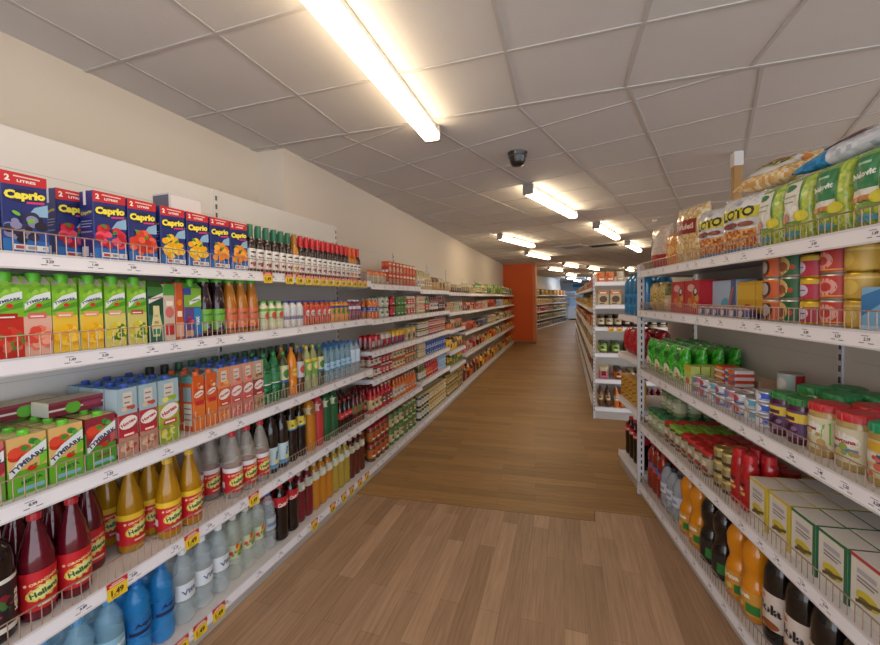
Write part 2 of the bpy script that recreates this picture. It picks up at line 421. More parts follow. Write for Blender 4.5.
PLACED = []
LIM = dict(L=.337, R=.414, F=.354, G=.354, K=.394)        # clear depth of the shelves
def put(key, fr, s, d, z, desc, shelf, row='', rot=0., jit=True, order=None):
    K = KIND[key]; w, dd, h = K['dims']
    if d + dd > LIM[fr]: d = LIM[fr] - dd
    x, y = fr_xy(fr, s, d + dd / 2); z += .0008
    rz = RZ[fr] + R(rot) + (R(rng.uniform(-1.5, 1.5)) if jit and dd == w else R(rng.uniform(-.5, .5)) if jit else 0)
    if jit and dd == w: rz += R(rng.uniform(-9, 9))
    if K['me']:
        o = obj(K['name'], K['me']); o.location = (x, y, z); o.rotation_euler = (0, 0, rz)
    else:
        o = empty(K['name'], (x, y, z), rz)
        for pn, me, pl in K['parts']:
            c = obj(pn, me, o)
            if pl: c['label'] = pl
    o['category'] = K['cat']
    PLACED.append((o, desc, shelf, row, LEFTDIR[fr] * s if order is None else order, K['name']))
    return o
ROWN = ['front row', 'second row', 'third row', 'fourth row', 'fifth row']
def line(key, fr, ss, z, desc, shelf, rows=1, d0=.04, gap=.0055, tier='', skip=0, rot=0.):
    dd = KIND[key]['dims'][1]
    tot = rows * dd + (rows - 1) * gap
    if d0 + tot + .0015 > LIM[fr]: d0 = max(.03, LIM[fr] - tot - .0016)
    for r in range(skip, rows):
        if d0 + r * (dd + gap) + dd > LIM[fr] + .0005: break
        for s in ss:
            put(key, fr, s + (rng.uniform(-.001, .001)), d0 + r * (dd + gap) + rng.uniform(0, .0015), z, desc, shelf, (tier or (ROWN[r] if rows > 1 else '')), rot)
def fill(fr, s0, s1, spec, z, shelf, rows=1, d0=.04, levels=1, gap=.005, lod=True):
    shape, body, lid, lab = spec[:4]; size = spec[4] if len(spec) > 4 else 1
    key = generic(shape, body, lid, lab, size, lod); w, dd, h = KIND[key]['dims']
    n = max(1, int((s1 - s0 + .002) / (w + gap))); p = (s1 - s0) / n
    if shape in ('can', 'jar', 'bottle', 'sauce', 'tall', 'bigjar'): p = max(p, w + gap)
    if shape == 'can': de = '%s-labelled tin' % cw(lab)
    elif shape in ('box', 'packet', 'crate'): de = '%s %s with %s top' % (cw(body), SH[shape], cw(lid))
    else: de = '%s-labelled %s with %s %s' % (cw(lab), SH[shape].split()[-1], cw(lid), 'lid' if 'jar' in shape else 'cap')
    for lv in range(levels):
        for r in range(rows):
            if d0 + r * (dd + gap) + dd > LIM[fr]: break
            for i in range(n):
                row = (ROWN[r] if rows > 1 else '') if lv == 0 else ('upper tier' if rows == 1 else 'upper ' + ROWN[r])
                put(key, fr, s0 + (i + .5) * p, d0 + r * (dd + gap) + (rng.uniform(0, .002)), z + lv * (h + .0005), de, shelf, row)
UNITS = ['', 'first', 'second', 'third', 'fourth', 'fifth', 'sixth', 'seventh', 'eighth', 'ninth', 'tenth', 'eleventh', 'twelfth', 'thirteenth', 'fourteenth', 'fifteenth', 'sixteenth', 'seventeenth', 'eighteenth', 'nineteenth']
TENS = {2: ('twentieth', 'twenty'), 3: ('thirtieth', 'thirty'), 4: ('fortieth', 'forty'), 5: ('fiftieth', 'fifty'), 6: ('sixtieth', 'sixty'), 7: ('seventieth', 'seventy')}
def ordw(n):
    if n < 20: return UNITS[n]
    t, u = divmod(n, 10); return TENS[t][0] if u == 0 else TENS[t][1] + '-' + UNITS[u]
def finish_labels():
    G = {}
    for p in PLACED: G.setdefault((p[1], p[2], p[3]), []).append(p)
    cnt = {}
    for p in PLACED: cnt[(p[5], p[2])] = cnt.get((p[5], p[2]), 0) + 1
    for (desc, shelf, row), L in G.items():
        L.sort(key=lambda p: p[4])
        for i, p in enumerate(L):
            bits = [desc]
            if len(L) > 1: bits.append(ordw(i + 1) + ' from left')
            if row: bits.append(row)
            if len(L) == 1 and not row: lab = '%s on %s' % (desc, shelf)
            else: lab = ', '.join(bits + [shelf])
            p[0]['label'] = lab
            if cnt[(p[5], p[2])] > 1: p[0]['group'] = p[5].replace('_', ' ') + 's on the ' + shelf.replace(',', ' of the').replace('  ', ' ')

# ------------------------------------------------------------------ shelving bays
NUM = ['1.49', '2.19', '0.89', '1.25', '3.29', '0.99']
def bay(fr, s0, s1, shelves, base, depth, top, label, guards=(), gh=.072, marks=True, posts=(), near=True, cat='shelving', base_guard=False, panel=True, upr=(1,), pm=None):
    pm = pm or PANEL
    W = abs(s1 - s0); x, y = fr_xy(fr, (s0 + s1) / 2, 0); root = empty('shelving_bay', (x, y, 0), RZ[fr]); meta(root, label, cat, 'shelving bays along the aisles')
    hw = W / 2 - .001
    sgn = LEFTDIR[fr]
    if panel:
        b = MB(); b.box(-hw, depth + .004, base - .06, hw, depth + .022, top, pm)
        for zz in [base + .4 * i for i in range(1, 9)]:
            if zz < top - .05: b.box(-hw + .03, depth + .0035, zz, hw - .03, depth + .0045, zz + .002, STEELD)
        obj('back_panel', b.build('back_panel'), root)
    for e in upr:
        u = MB(); xx = e * (hw - .014); y0 = depth - .005
        u.box(xx - .013, y0, 0, xx + .013, depth + .003, top, pm if fr == 'L' else STEEL)
        for k in range(int((top - .1) / .05)):
            zz = .1 + k * .05; u.box(xx - .006, y0 - .0008, zz, xx - .001, y0 + .001, zz + .028, SLOT); u.box(xx + .001, y0 - .0008, zz, xx + .006, y0 + .001, zz + .028, SLOT)
        obj('upright', u.build('upright'), root)
    for e, pz in posts:                                     # slotted front posts at a run's end
        u = MB(); xx = e * (hw + .012)
        u.box(xx - .011, -.004, 0, xx + .011, .045, pz, STEEL, .002)
        for k in range(int((pz - .12) / .05)):
            zz = .1 + k * .05
            for dx in (-.0115, .0105): u.box(xx + dx, .018, zz, xx + dx + .001, .028, zz + .028, SLOT)
            u.box(xx - .0035, -.0046, zz, xx + .0035, -.003, zz + .028, SLOT) if fr == 'F' else None
        obj('post', u.build('post'), root)
    b = MB(); b.box(-hw, .018, 0, hw, depth, base - .055, STEELD); b.box(-hw, 0.006, base - .055, hw, depth, base - .004, STEEL)
    if near:
        for k in (-.8, .8): b.lathe([(.016, 0), (.016, .02)], SLOT, 10, (k * hw, .04))
    base_o = obj('base', b.build('base'), root)
    def rail(z, par, guard, side):
        r = MB(); z0, z1 = z - .048, z + .003
        q = [(-hw, -.002, z0), (hw, -.002, z0), (hw, .004, z1), (-hw, .004, z1), (-hw, .008, z0), (hw, .008, z0), (hw, .009, z1), (-hw, .009, z1)]
        r.mesh(q, [(0, 1, 2, 3), (5, 4, 7, 6), (3, 2, 6, 7), (4, 5, 1, 0), (0, 3, 7, 4), (1, 5, 6, 2)], STEEL)
        r.mesh([(-hw, -.0035, z0 + .004), (hw, -.0035, z0 + .004), (hw, .0012, z1 - .006), (-hw, .0012, z1 - .006)], [(0, 1, 2, 3)], PAPER)
        r.box(-hw, -.005, z0 - .002, hw, -.0005, z0 + .004, STEEL); r.box(-hw, -.0005, z1 - .006, hw, .004, z1 + .001, STEEL)
        if marks:
            q_ = random.Random(int(z * 1000) + int(s0 * 100)); xx = -hw + .05
            def mp(u, v, e): return (u, -.0035 - e * 1.2 + .0047 * (v - z0 - .004) / .041, v)
            while xx < hw - .06:
                art(r, [('t', q_.choice(NUM), 0, 0, .01, '4a4650'), ('r', -.024, -.012, -.008, -.0095, '6a6672'), ('r', .006, -.013, .024, -.0105, '6a6672'), ('r', -.02, .009, .004, .011, '77737e')], lambda u, v, e, xx=xx: mp(u + xx, v, e), 1, 1, 1, .0004, z0 + .026)
                xx += q_.choice([.1, .13, .17, .22])
        obj('price_rail', r.build('price_rail'), par)
        if guard:
            g = MB(); zt = z + gh; rr = .0017
            g.tube((-hw, .014, zt), (hw, .014, zt), .0024, WIRE, 6)
            n = max(2, int(W / .027))
            for i in range(n + 1):
                xx = -hw + .004 + (2 * hw - .008) * i / n; g.tube((xx, .014, z - .004), (xx, .014, zt), rr, WIRE, 4)
            obj('wire_guard', g.build('wire_guard'), par)
    for i, z in enumerate(shelves):
        b = MB(); b.box(-hw, .008, z - .03, hw, depth - .006, z, STEEL)
        for e in (-1, 1):
            xx = e * (hw - .004)
            b.mesh([(xx - .002, .04, z - .031), (xx - .002, depth - .03, z - .031), (xx - .002, depth - .03, z - .055), (xx - .002, .04, z - .04), (xx + .002, .04, z - .031), (xx + .002, depth - .03, z - .031), (xx + .002, depth - .03, z - .055), (xx + .002, .04, z - .04)],
                   [(0, 1, 2, 3), (7, 6, 5, 4), (3, 2, 6, 7), (0, 3, 7, 4), (1, 5, 6, 2)], STEELD)
        so = obj('shelf', b.build('shelf'), root)
        rail(z, so, i in guards, sgn)
    rail(base, base_o, base_guard, sgn)
    return root

SZ = [1.762, 1.43, .985, .55]; SB = .11; DEP = .345
bay('L', .0, .6, SZ, SB, DEP, 2.265, 'first white shelving bay, nearest the camera on the left', (0, 1, 2, 3), upr=(-1, 1), pm=PANELW)
bay('L', .6, 1.8, SZ, SB, DEP, 2.265, 'white left shelving bay holding large juice cartons and red drink bottles', (0, 1, 2, 3), pm=PANELW)
bay('L', 1.8, 3.06, SZ, SB, DEP, 2.265, 'white left shelving bay holding syrup bottles and yellow price tags', (0, 1, 2, 3), pm=PANELW)
MZ = [1.74, 1.42, 1.13, .875, .555]
bay('L', 3.06, 4.3, MZ, SB, DEP, 2.16, 'left shelving bay just beyond the syrup bottles', (0,), gh=.06)
MZ2 = [1.71, 1.42, 1.13, .875, .59]
bay('L', 4.3, 5.5, MZ2, SB, DEP, 2.14, 'left shelving bay with dark jars and cream packets on top')
DZ = [1.69, 1.385, 1.115, .785, .535]
bay('L', 5.5, 6.47, DZ, SB, DEP, 2.1, 'narrow left shelving bay full of yellow packets')
FZ = [1.685, 1.375, 1.0, .62]
fb = ['left shelving bay right after the narrow yellow packet bay', 'second left shelving bay after the narrow yellow packet bay', 'third left shelving bay after the narrow yellow packet bay', 'left shelving bay third from the orange wall', 'left shelving bay second from the orange wall', 'left shelving bay touching the orange wall']
for i in range(6):
    bay('L', 6.47 + i * 1.16, 6.47 + (i + 1) * 1.16, FZ, SB, DEP, 2.0, fb[i], marks=False)
RZS = [1.79, 1.485, 1.02, .585]; RB = .105; RDEP = .42
bay('R', 1.95, 3.275, RZS, RB, RDEP, 1.84, 'right shelving bay with crisp bags above and red-lidded jars below', (0, 1, 2, 3), base_guard=True, posts=((-1, 1.845),), gh=.06)
bay('R', .7, 1.95, RZS, RB, RDEP, 1.84, 'nearest right shelving bay with cartons, tins and cola bottles', (0, 1, 2, 3), base_guard=True, gh=.06)
NZ = [1.43, 1.085, .67]
bay('R', 3.30, 3.83, NZ, .15, RDEP, 1.84, 'narrow right shelving bay with red net sacks behind the white post', marks=False)
EZ = [1.783, 1.486, 1.2, .86, .52]; EB = .155
bay('F', .47, 1.45, EZ, EB, .36, 1.86, 'end display of the middle gondola facing the camera', posts=((-1, 1.875),), near=False, marks=False)
GZ = [1.72, 1.42, 1.1, .78, .45]
gl = ['middle gondola side bay next to the end display', 'second side bay of the middle gondola', 'third side bay of the middle gondola', 'fourth side bay of the middle gondola', 'fifth side bay of the middle gondola', 'sixth side bay of the middle gondola', 'seventh side bay of the middle gondola', 'eighth side bay of the middle gondola', 'ninth side bay of the middle gondola', 'farthest side bay of the middle gondola']
for i in range(10): bay('G', 5.76 + i * 1.2, 5.76 + (i + 1) * 1.2, GZ, .12, .36, 1.86, gl[i], near=False, marks=False)
KZ = [1.7, 1.27, .88, .47]
for i in range(6): bay('K', i * 1.2, (i + 1) * 1.2, KZ, .06, .4, 2.35, ['back rack bay beside the orange wall', 'second back rack bay from the orange wall', 'third back rack bay from the orange wall', 'fourth back rack bay from the orange wall', 'fifth back rack bay from the orange wall', 'back rack bay farthest from the orange wall'][i], near=False, marks=False)

# ------------------------------------------------------------------ promo tags on the price rails
tg = MB()
tg.box(-.034, -.0012, -.052, .034, 0, .008, M('e6c22c', .45))
tg.box(-.036, -.002, -.006, .036, -.0012, .012, M('c21f2b', .45))
tagart = MB()
art(tagart, [('r', -.38, .1, .38, .35, 'f0d8d2'), ('r', -.28, .55, .28, .75, 'f0d8d2')], lambda u, v, e: (u, -.002 - e, v), .07, .016, v0=-.005)
art(tagart, [('t', '1.49', 0, .5, .34, '3a2a16'), ('r', -.3, .1, .1, .16, '5a4420')], lambda u, v, e: (u, -.0012 - e, v), .066, .044, v0=-.05)
tg.join(tagart); TAGME = tg.build('price_tag')
def tag(fr, s, z, desc, shelf):
    x, y = fr_xy(fr, s, -.0065); o = obj('shelf_price_tag', TAGME); o.location = (x, y, z - .008); o.rotation_euler = (R(-4), R(rng.uniform(-3, 3)), RZ[fr]); o['category'] = 'price tag'
    PLACED.append((o, desc, shelf, '', LEFTDIR[fr] * s, 'shelf_price_tag'))
for s in [1.80, 1.98] + [2.08 + .085 * i for i in range(11)]: tag('L', s, 1.762, 'yellow and red promotional price tag', 'top left shelf edge')
for s in (.976, 1.282, 1.649): tag('L', s, .55, 'yellow and red promotional price tag', 'fourth left shelf edge')
for s in (1.215, 1.31, 1.41, 2.17, 2.386, 2.534, 2.65, 2.78, 2.9): tag('L', s, .11, 'yellow and red promotional price tag', 'bottom left shelf edge')
for s in (.66, .76): tag('F', s, 1.2, 'small yellow and red price tag', 'third gondola end shelf edge')

# ------------------------------------------------------------------ LEFT, top shelf
T = ['top left shelf', 'second left shelf', 'third left shelf', 'fourth left shelf', 'bottom left shelf']
def caprio(key, cols, leaf, seed):
    f = [('r', -.5, 0, .5, .38, '2a4f9e'), ('r', -.5, 0, .5, .18, '2f74c0'), ('p', [(-.5, .84), (.5, .87), (.5, 1), (-.5, 1)], 'c5202c'),
         ('p', [(.02, .48), (.5, .5), (.5, .66), (.2, .6)], '8fb7d6'),
         ('t', '2', -.37, .922, .17, 'f2ece6'), ('t', 'LITRES', .04, .905, .075, 'f2ece6', 2, .56), ('r', -.24, .948, .34, .965, 'e8c8c4'),
         ('e', 0, .725, .48, .2, '1f1748', 5), ('t', 'Caprio', .0, .725, .31, 'f4e64a', 6, .9, .1), ('p', [(.02, .635), (.42, .655), (.42, .685), (.02, .66)], 'd23a86'),
         ('f', -.02, .33, .42, 30, cols, .12, seed), ('e', .1, .42, .1, .05, leaf, 40), ('e', -.22, .5, .1, .05, leaf, -30),
         ('r', -.3, .05, .46, .12, 'e4e2e6'), ('r', -.26, .065, -.06, .105, 'b04a50'), ('r', .0, .065, .2, .105, '9a98a4'), ('t', 'C', .36, .085, .07, '22202a')]
    s = [('r', -.2, .8, .0, 1, 'e6e4ec'), ('t', 'Caprio', 0, .68, .2, 'c9b85a', 8, .85), ('r', -.4, .56, .4, .57, 'b8b4c8'), ('r', -.4, .52, .4, .53, 'b8b4c8'), ('r', -.4, .48, .3, .49, 'b8b4c8'), ('r', -.4, .4, .4, .42, '8a88a8'), ('r', -.38, .06, .1, .2, 'd8d6dc'), ('t', '2L', .3, .08, .16, 'e8e6ec')]
    carton(key, .113, .075, .26, '1d2c74', f, s, top='c5202c')
caprio('cap_black', ['1c1a30', '2e2c50', '8a8ab0'], '76b82c', 1); caprio('cap_rasp', ['d42a45', 'e8506a', 'b8182e'], '3f8a2a', 2); caprio('cap_straw', ['d8402a', 'e86a48', 'c02c20'], '5a9a2c', 3)
caprio('cap_mango', ['f4c61c', 'f0b010', 'f8d848'], '4f9a2c', 4); caprio('cap_orange', ['ee9426', 'f4b048', 'e87c18'], '5a9a2c', 5)
z = SZ[0]; q = T[0]
put('cap_black', 'L', .665, .045, z, 'blue juice carton at the left frame edge', q, 'front row')
put('cap_black', 'L', .788, .045, z, 'blue blackcurrant juice carton with dark berries', q, 'front row')
put('cap_rasp', 'L', .968, .13, z, 'blue raspberry juice carton set back from the others', q, 'second row')
put('cap_rasp', 'L', 1.034, .045, z, 'blue raspberry juice carton, front face fully visible', q, 'front row')
put('cap_straw', 'L', 1.154, .045, z, 'blue strawberry juice carton', q, 'front row')
for s in (1.285, 1.408): put('cap_mango', 'L', s, .045, z, 'blue mango juice carton with yellow cubes', q, 'front row')
for s in (1.532, 1.652): put('cap_orange', 'L', s, .045, z, 'blue juice carton with oranges', q, 'front row')
for s in (1.285, 1.408, 1.532, 1.652): put('cap_mango', 'L', s, .13, z, 'blue mango juice carton behind another', q, 'second row')
b = box_body(.17, .11, .085, M('c9c6c8', .5)); art(b, [('r', -.45, .1, .45, .9, 'dcd9da')], front(.17, .11), .17, .085); art(b, [('r', -.45, .1, .45, .9, '5a5c6c')], lside(.17, .11), .11, .085)
reg('whitebox', 'cardboard_box', 'box', [('body', b)], (.17, .11, .085), True)
put('whitebox', 'L', 1.415, .12, z + .264, 'white box lying on top of blue juice cartons', q)
def syrup(key, body, sleeve, fruit):
    bottle(key, .0283, .27, 'syrup', drink(body), sleeve, [(.07, .5, 'dedad6', [('e', 0, .82, .4, .1, '3a2028'), ('t', 'Syrop', 0, .6, .24, '5a2030', 0, .8), ('f', 0, .28, .3, 7, fruit, .13, 9), ('r', -1.2, 0, 1.2, .05, '8a6a4a')])], 'syrup_bottle', 'bottle', capz=.66, capr=.6, n=18)
syrup('syr_green', '2c1a1c', '1e6a50', ['8a2030', 'a83848', '3e7a34']); syrup('syr_gold', 'b8781e', '9a7028', ['d8962a', 'c07a18']); syrup('syr_red', '2e1418', 'c0222e', ['7a2838', 'b04a58', '4a6a34']); syrup('syr_orange', 'b86a1c', 'd8562a', ['e08a2a', 'd87018'])
for r in (0, 1):
    for i in range(20):
        k = 'green' if i < 6 else 'gold' if i < 7 else 'red' if i < 17 else 'orange' if i < 19 else 'red'
        put('syr_' + k, 'L', 1.75 + i * .0625 + r * .003, .038 + r * .0665, z, {'green': 'dark syrup bottle with green sleeve cap', 'gold': 'amber syrup bottle with gold cap', 'red': 'dark syrup bottle with red sleeve cap', 'orange': 'amber syrup bottle with orange cap'}[k], q, ROWN[r])

# ------------------------------------------------------------------ LEFT, second shelf
def gable(key, fruitcols, fx, band, name_col='2a6a2c', bgt='7cba2e', bgb='d8d0a0', w=.0715):
    f = [('r', -.5, 0, .5, .6, bgb), ('r', -.5, .55, .5, 1, bgt), ('f', .0, .9, .4, 10, ['8cc63a', '6aa828', '9ad04a'], .12, 5), ('p', [(-.5, .6), (.5, .68), (.5, .76), (-.5, .62)], '4f9a2a'),
         ('p', [(-.46, .64), (-.1, .74), (.48, .8), (.48, .9), (-.1, .84), (-.46, .73)], 'dfe6ea'), ('t', 'TYMBARK', .0, .775, .125, '2c4a6a', 17, .9, 0, .25), ('e', .05, .7, .12, .1, 'c8341e'),
         ('r', -.36, .52, .3, .6, band), ('r', -.28, .54, .2, .56, 'ece4d6'), ('f', .0, .24, .5, 34, fruitcols, fx * .85, 3)]
    s = [('r', -.5, .6, .5, 1, bgt), ('r', -.3, .1, .3, .3, 'd8d4cc'), ('r', -.35, .4, .35, .42, '4a6a3a'), ('r', -.35, .46, .35, .48, '4a6a3a')]
    carton(key, w, .07, .262, 'a9bc7c', f, s, top='c9b6ae', cap=('5cb82c', .019), gable=True, name='juice_carton')
gable('gb_tomato', ['c8261e', 'd83c2c', 'e06a50', '5a8a34'], .18, 'b02018', bgb='c02a20'); gable('gb_grape', ['d84a38', 'e87860', 'f0a890'], .2, 'd86a6a', bgb='e0b0a0')
gable('gb_pine', ['f0bc20', 'e8a818', 'f6d050'], .2, 'e89a6a', bgb='e8c040'); gable('gb_pear', ['d8c83c', 'e4d860', '3f7a34'], .17, 'd8a48a', bgb='d8cc70'); gable('gb_apple', ['d0c040', 'e0d868', '4f8a34'], .18, 'b04a50', bgb='d0c870')
z = SZ[1]; q = T[1]
for k, ss, de in (('gb_tomato', [.735], 'green-topped tomato juice carton'), ('gb_grape', [.658, .8065], 'green-topped pink grapefruit juice carton'), ('gb_pine', [.881, .9605], 'green-topped pineapple juice carton with yellow fruit'), ('gb_pear', [1.04], 'green-topped pale yellow juice carton with green leaf'), ('gb_apple', [1.12], 'green-topped apple juice carton')):
    line(k, 'L', ss, z, de, q, 3, .045)
dk = [('r', -.5, 0, .5, .5, '2f6a5a'), ('r', -.5, .84, .5, 1, '3f7a3a'), ('p', [(-.46, .7), (.48, .82), (.48, .9), (-.46, .78)], 'dfe2e2'), ('t', 'TYMBARK', .0, .8, .1, 'a02a20', 12, .86), ('p', [(-.25, .1), (.2, .1), (.36, .3), (.22, .5), (.2, .66), (-.2, .66), (-.2, .5), (-.34, .3)], 'd8cf9a'), ('t', 'LO', .0, .48, .16, 'a88a3a'), ('t', 'ME', .0, .36, .16, 'a88a3a'), ('r', -.24, .14, .2, .24, '3a8a6a')]
carton('dkg', .066, .07, .262, '1d4a38', dk, None, top='3f6a2e', gable=True)
line('dkg', 'L', [1.196], z, 'dark green carton with cream jug shape', q, 3, .045)
carton('pinkc', .05, .07, .25, 'c9b8a8', [('r', -.5, .8, .5, 1, '4f9a3a'), ('e', 0, .5, .4, .5, 'c86a6a'), ('r', -.4, .1, .4, .3, 'b8343a'), ('r', -.3, .62, .3, .7, 'e8e0d8')], None, top='c8643a')
line('pinkc', 'L', [1.257], z, 'slim pale pink juice carton', q, 3, .045)
carton('orac', .037, .07, .258, 'c4562c', [('r', -.5, .05, .5, .3, 'd8a890'), ('r', -.3, .4, .3, .5, 'e8d8c8'), ('e', 0, .65, .3, .4, 'e08a3a')], None, top='b8502a')
line('orac', 'L', [1.303], z, 'slim orange-red juice carton', q, 3, .045)
carton('bluc', .088, .07, .262, '5a4a8a', [('r', -.5, .62, .5, 1, '7cae3a'), ('r', -.5, .86, -.1, 1, '3a4a9a'), ('p', [(-.2, .66), (.46, .76), (.46, .86), (-.2, .74)], 'e0e4e4'), ('t', 'TYMBARK', .14, .755, .08, '2c4a6a', 10, .6), ('r', .05, .06, .46, .6, '2f7fc0'), ('t', 'MAXI', .25, .34, .2, 'e4eaf0', 90, .42), ('f', -.24, .36, .2, 8, ['b83a5a', '7a2a5a', 'd05a6a'], .1, 4), ('r', -.46, .04, 0, .16, 'c89a78')], None, top='5a9a3a', cap=('5cb82c', .014), gable=True)
line('bluc', 'L', [1.37], z, 'tall violet and blue juice carton', q, 3, .045)
def glassjuice(key, col, cap, lab, fr):
    bottle(key, .035, .288, 'wide', drink(col), cap, [(.06, .46, lab, [('p', [(-.6, .6), (.6, .8), (.6, .98), (-.6, .78)], 'dfe4e0'), ('t', 'TYMBARK', .0, .78, .13, '2c6a3a', 9, .9), ('f', 0, .3, .36, 9, fr, .12, 6), ('r', -1.4, .0, 1.4, .1, '6a3a2a')])], 'juice_bottle', 'bottle', capz=.93)
glassjuice('gj_purple', '2a1420', '5cb82c', '6fae3c', ['241a3a', '3a2a5a', '8a8ab0']); glassjuice('gj_amber', 'b06c1e', '5cb82c', 'd06a48', ['c8402a', 'd8602a', 'e0a040'])
line('gj_purple', 'L', [1.459, 1.535], z, 'dark purple juice bottle with green cap', q, 3, .045)
line('gj_amber', 'L', [1.611, 1.687, 1.763], z, 'amber juice bottle with green cap', q, 3, .045)
def kid(key, body, cap, lab, a):
    bottle(key, .029, .168, 'small', drink(body), cap, [(.24, .74, lab, a)], 'drink_bottle', 'bottle', n=16, capr=.6)
kid('kid_g', 'd8d4b8', '66b030', 'b9c89a', [('e', 0, .5, .3, .4, 'c84a3a'), ('r', -1.4, .8, 1.4, 1, '6aa83a')]); kid('kid_w', 'd8d6d6', '2c3f92', 'cfd2da', [('r', -1.4, .1, 1.4, .3, '6a6a9a'), ('p', [(-.3, .4), (.3, .6), (.3, .9), (-.3, .7)], '3a8a6a')])
kid('kid_r', 'c0542a', '2c3f92', 'c23a2c', [('e', 0, .5, .34, .4, 'e0d8d0'), ('t', 'KUBU', 0, .5, .16, '2c3f92')]); kid('kid_o', 'd88a26', '2c3f92', 'd8902a', [('e', 0, .5, .34, .4, '3f8a3a'), ('r', -1.4, .8, 1.4, 1, '2c3f92')])
for k, a, n, de in (('kid_g', 1.84, 3, 'small kids drink bottle with green cap'), ('kid_w', 2.032, 3, 'small white drink bottle with blue cap'), ('kid_r', 2.224, 5, 'small red drink bottle with blue cap'), ('kid_o', 2.544, 4, 'small orange drink bottle with blue cap')):
    line(k, 'L', [a + .064 * i for i in range(n)], z, de, q, 4, .04)
kid('kid_v', '7a3050', 'c8c4cc', '8a3a6a', [('r', -1.4, .6, 1.4, .9, 'd0ccd4')])
line('kid_v', 'L', [2.8 + .064 * i for i in range(3)], z, 'small violet drink bottle with pale cap', q, 4, .04)

# ------------------------------------------------------------------ LEFT, third shelf
z = SZ[2]; q = T[2]
def brick(key, up, low, fr, line1, l1c):
    f = [('r', -.5, 0, .5, .42, low), ('r', -.5, .42, .5, 1, up), ('f', -.25, .72, .2, 5, ['c8301e', 'd84a30', 'b82418'], .17, 2), ('f', .1, .8, .2, 8, ['3f8a34', '5aa83a', '2f7a3a'], .09, 3), ('p', [(.3, .4), (.5, .5), (.5, .9), (.3, .8)], fr),
         ('p', [(-.48, .3), (-.1, .5), (.49, .68), (.49, .85), (-.16, .65), (-.48, .44)], 'dce2ea'), ('t', 'TYMBARK', .0, .575, .165, '33425c', 29, 1.06, 0, .22), ('e', .1, .42, .13, .1, 'c4281c'), ('e', .17, .46, .07, .04, '3f8a2a', 30),
         ('t', line1, .08, .22, .12, l1c, 6, .56), ('r', -.3, .06, .4, .13, '7fb4c8')]
    s = [('r', -.5, .7, .5, 1, up), ('r', -.35, .1, .2, .3, 'dcd8d4'), ('r', -.35, .42, .35, .44, '3a5a2c'), ('r', -.35, .48, .35, .5, '3a5a2c'), ('r', -.35, .54, .2, .56, '3a5a2c')]
    carton(key, .097, .068, .19, low, f, s, top='c2b486', cap=('62bc2c', .014))
brick('tb_mint', 'd8b070', '66ac28', '7cc030', 'MIETA', '2a6a34'); brick('tb_red', 'c86a6a', '6a9a3a', 'a02838', 'JABLKO', '8a2a2c'); brick('tb_cherry', '8a2c3a', '4f9a30', 'b05a5a', 'WISNIA', '8a3a2c')
line('tb_red', 'L', [.662], z, 'pinkish red juice carton at the left frame edge', q, 4, .045)
line('tb_mint', 'L', [.764, .868], z, 'light green apple and mint juice carton', q, 4, .045)
line('tb_cherry', 'L', [.974], z, 'dark red and green cherry juice carton', q, 4, .045)
def hortex(key, base, bot, fr, cap='2b50a8', w=.0725, h=.275, oval=.62, side=None, up='9ab4c0'):
    f = [('r', -.5, .62, .5, 1, up), ('r', -.5, 0, .5, .3, bot), ('f', 0, .74, .3, 9, fr, .12, 4), ('r', -.24, .74, .24, .94, 'd0c8c0'), ('r', -.18, .78, .1, .8, '7a6a68'), ('r', -.18, .86, .16, .88, '7a6a68'),
         ('e', 0, .5, .48, .34, 'e8e0dc', 20), ('t', 'Hortex', 0, .5, .2, 'b02430', 20, .8), ('r', -.3, .29, .34, .36, 'c02430'), ('r', -.24, .31, .26, .34, 'ecd8d0'), ('f', 0, .13, .36, 12, fr, .14, 8)]
    s = side or [('r', -.5, .66, .5, 1, 'a8bcc4'), ('r', -.4, .3, .4, .6, 'd4ccc4'), ('r', -.3, .36, .3, .38, '6a5a58'), ('r', -.3, .44, .3, .46, '6a5a58'), ('r', -.3, .52, .2, .54, '6a5a58'), ('r', -.4, .06, .4, .2, 'c8b0a0')]
    carton(key, w, .07, h, base, f, s, top='4f8fc4', cap=(cap, .014))
hortex('hx_red', 'a8303a', 'b88a7a', ['c8a080', 'd8b898', 'b04a40']); hortex('hx_lime', 'a0a43a', '8aa838', ['d8c83a', 'e0d868', '8ab034'], w=.09); hortex('hx_orange', 'cc5a2a', 'd08a6a', ['e08a3a', 'd86a2a', 'e8a868'], up='d88a5c'); hortex('hx_pink', 'c8605a', 'c87a70', ['d87a70', 'e09a90', 'c05a50'], up='d49078'); hortex('hx_dark', '8a3c30', 'b89a80', ['b87a58', 'a05a40', '5a7a3a'], up='b8a084')
line('hx_red', 'L', [1.066, 1.146], z, 'red juice carton with white oval, blue cap', q, 4, .045)
line('hx_lime', 'L', [1.235], z, 'yellow-green juice carton with white oval', q, 4, .045)
def slim(key):
    carton(key, .062, .07, .262, 'cc5a26', [('r', -.5, 0, .5, .5, 'd87434'), ('f', 0, .8, .3, 8, ['e89a4a', 'c84a2a', 'd8c8b8'], .12, 4), ('e', 0, .66, .42, .22, 'e6ddd6', 20), ('t', 'Hortex', 0, .66, .16, 'b02430', 20, .7), ('r', -.3, .46, .4, .54, 'c02a3a'), ('t', 'ORANGE', -.34, .3, .12, 'ecd8c8', 90, .5), ('f', .15, .24, .2, 6, ['e89a3a', 'e0782a'], .12, 6)],
           [('r', -.36, .1, .36, .5, 'd8cfc6'), ('r', -.36, .54, .36, .8, '9ab0b8'), ('r', -.3, .2, .3, .22, '6a5a58'), ('r', -.3, .3, .3, .32, '6a5a58'), ('r', -.3, .4, .3, .42, '6a5a58'), ('r', -.5, .88, .5, 1, '5a9a9a')], top='6a9a9a', cap=('d8602a', .013))
slim('hx_slim')
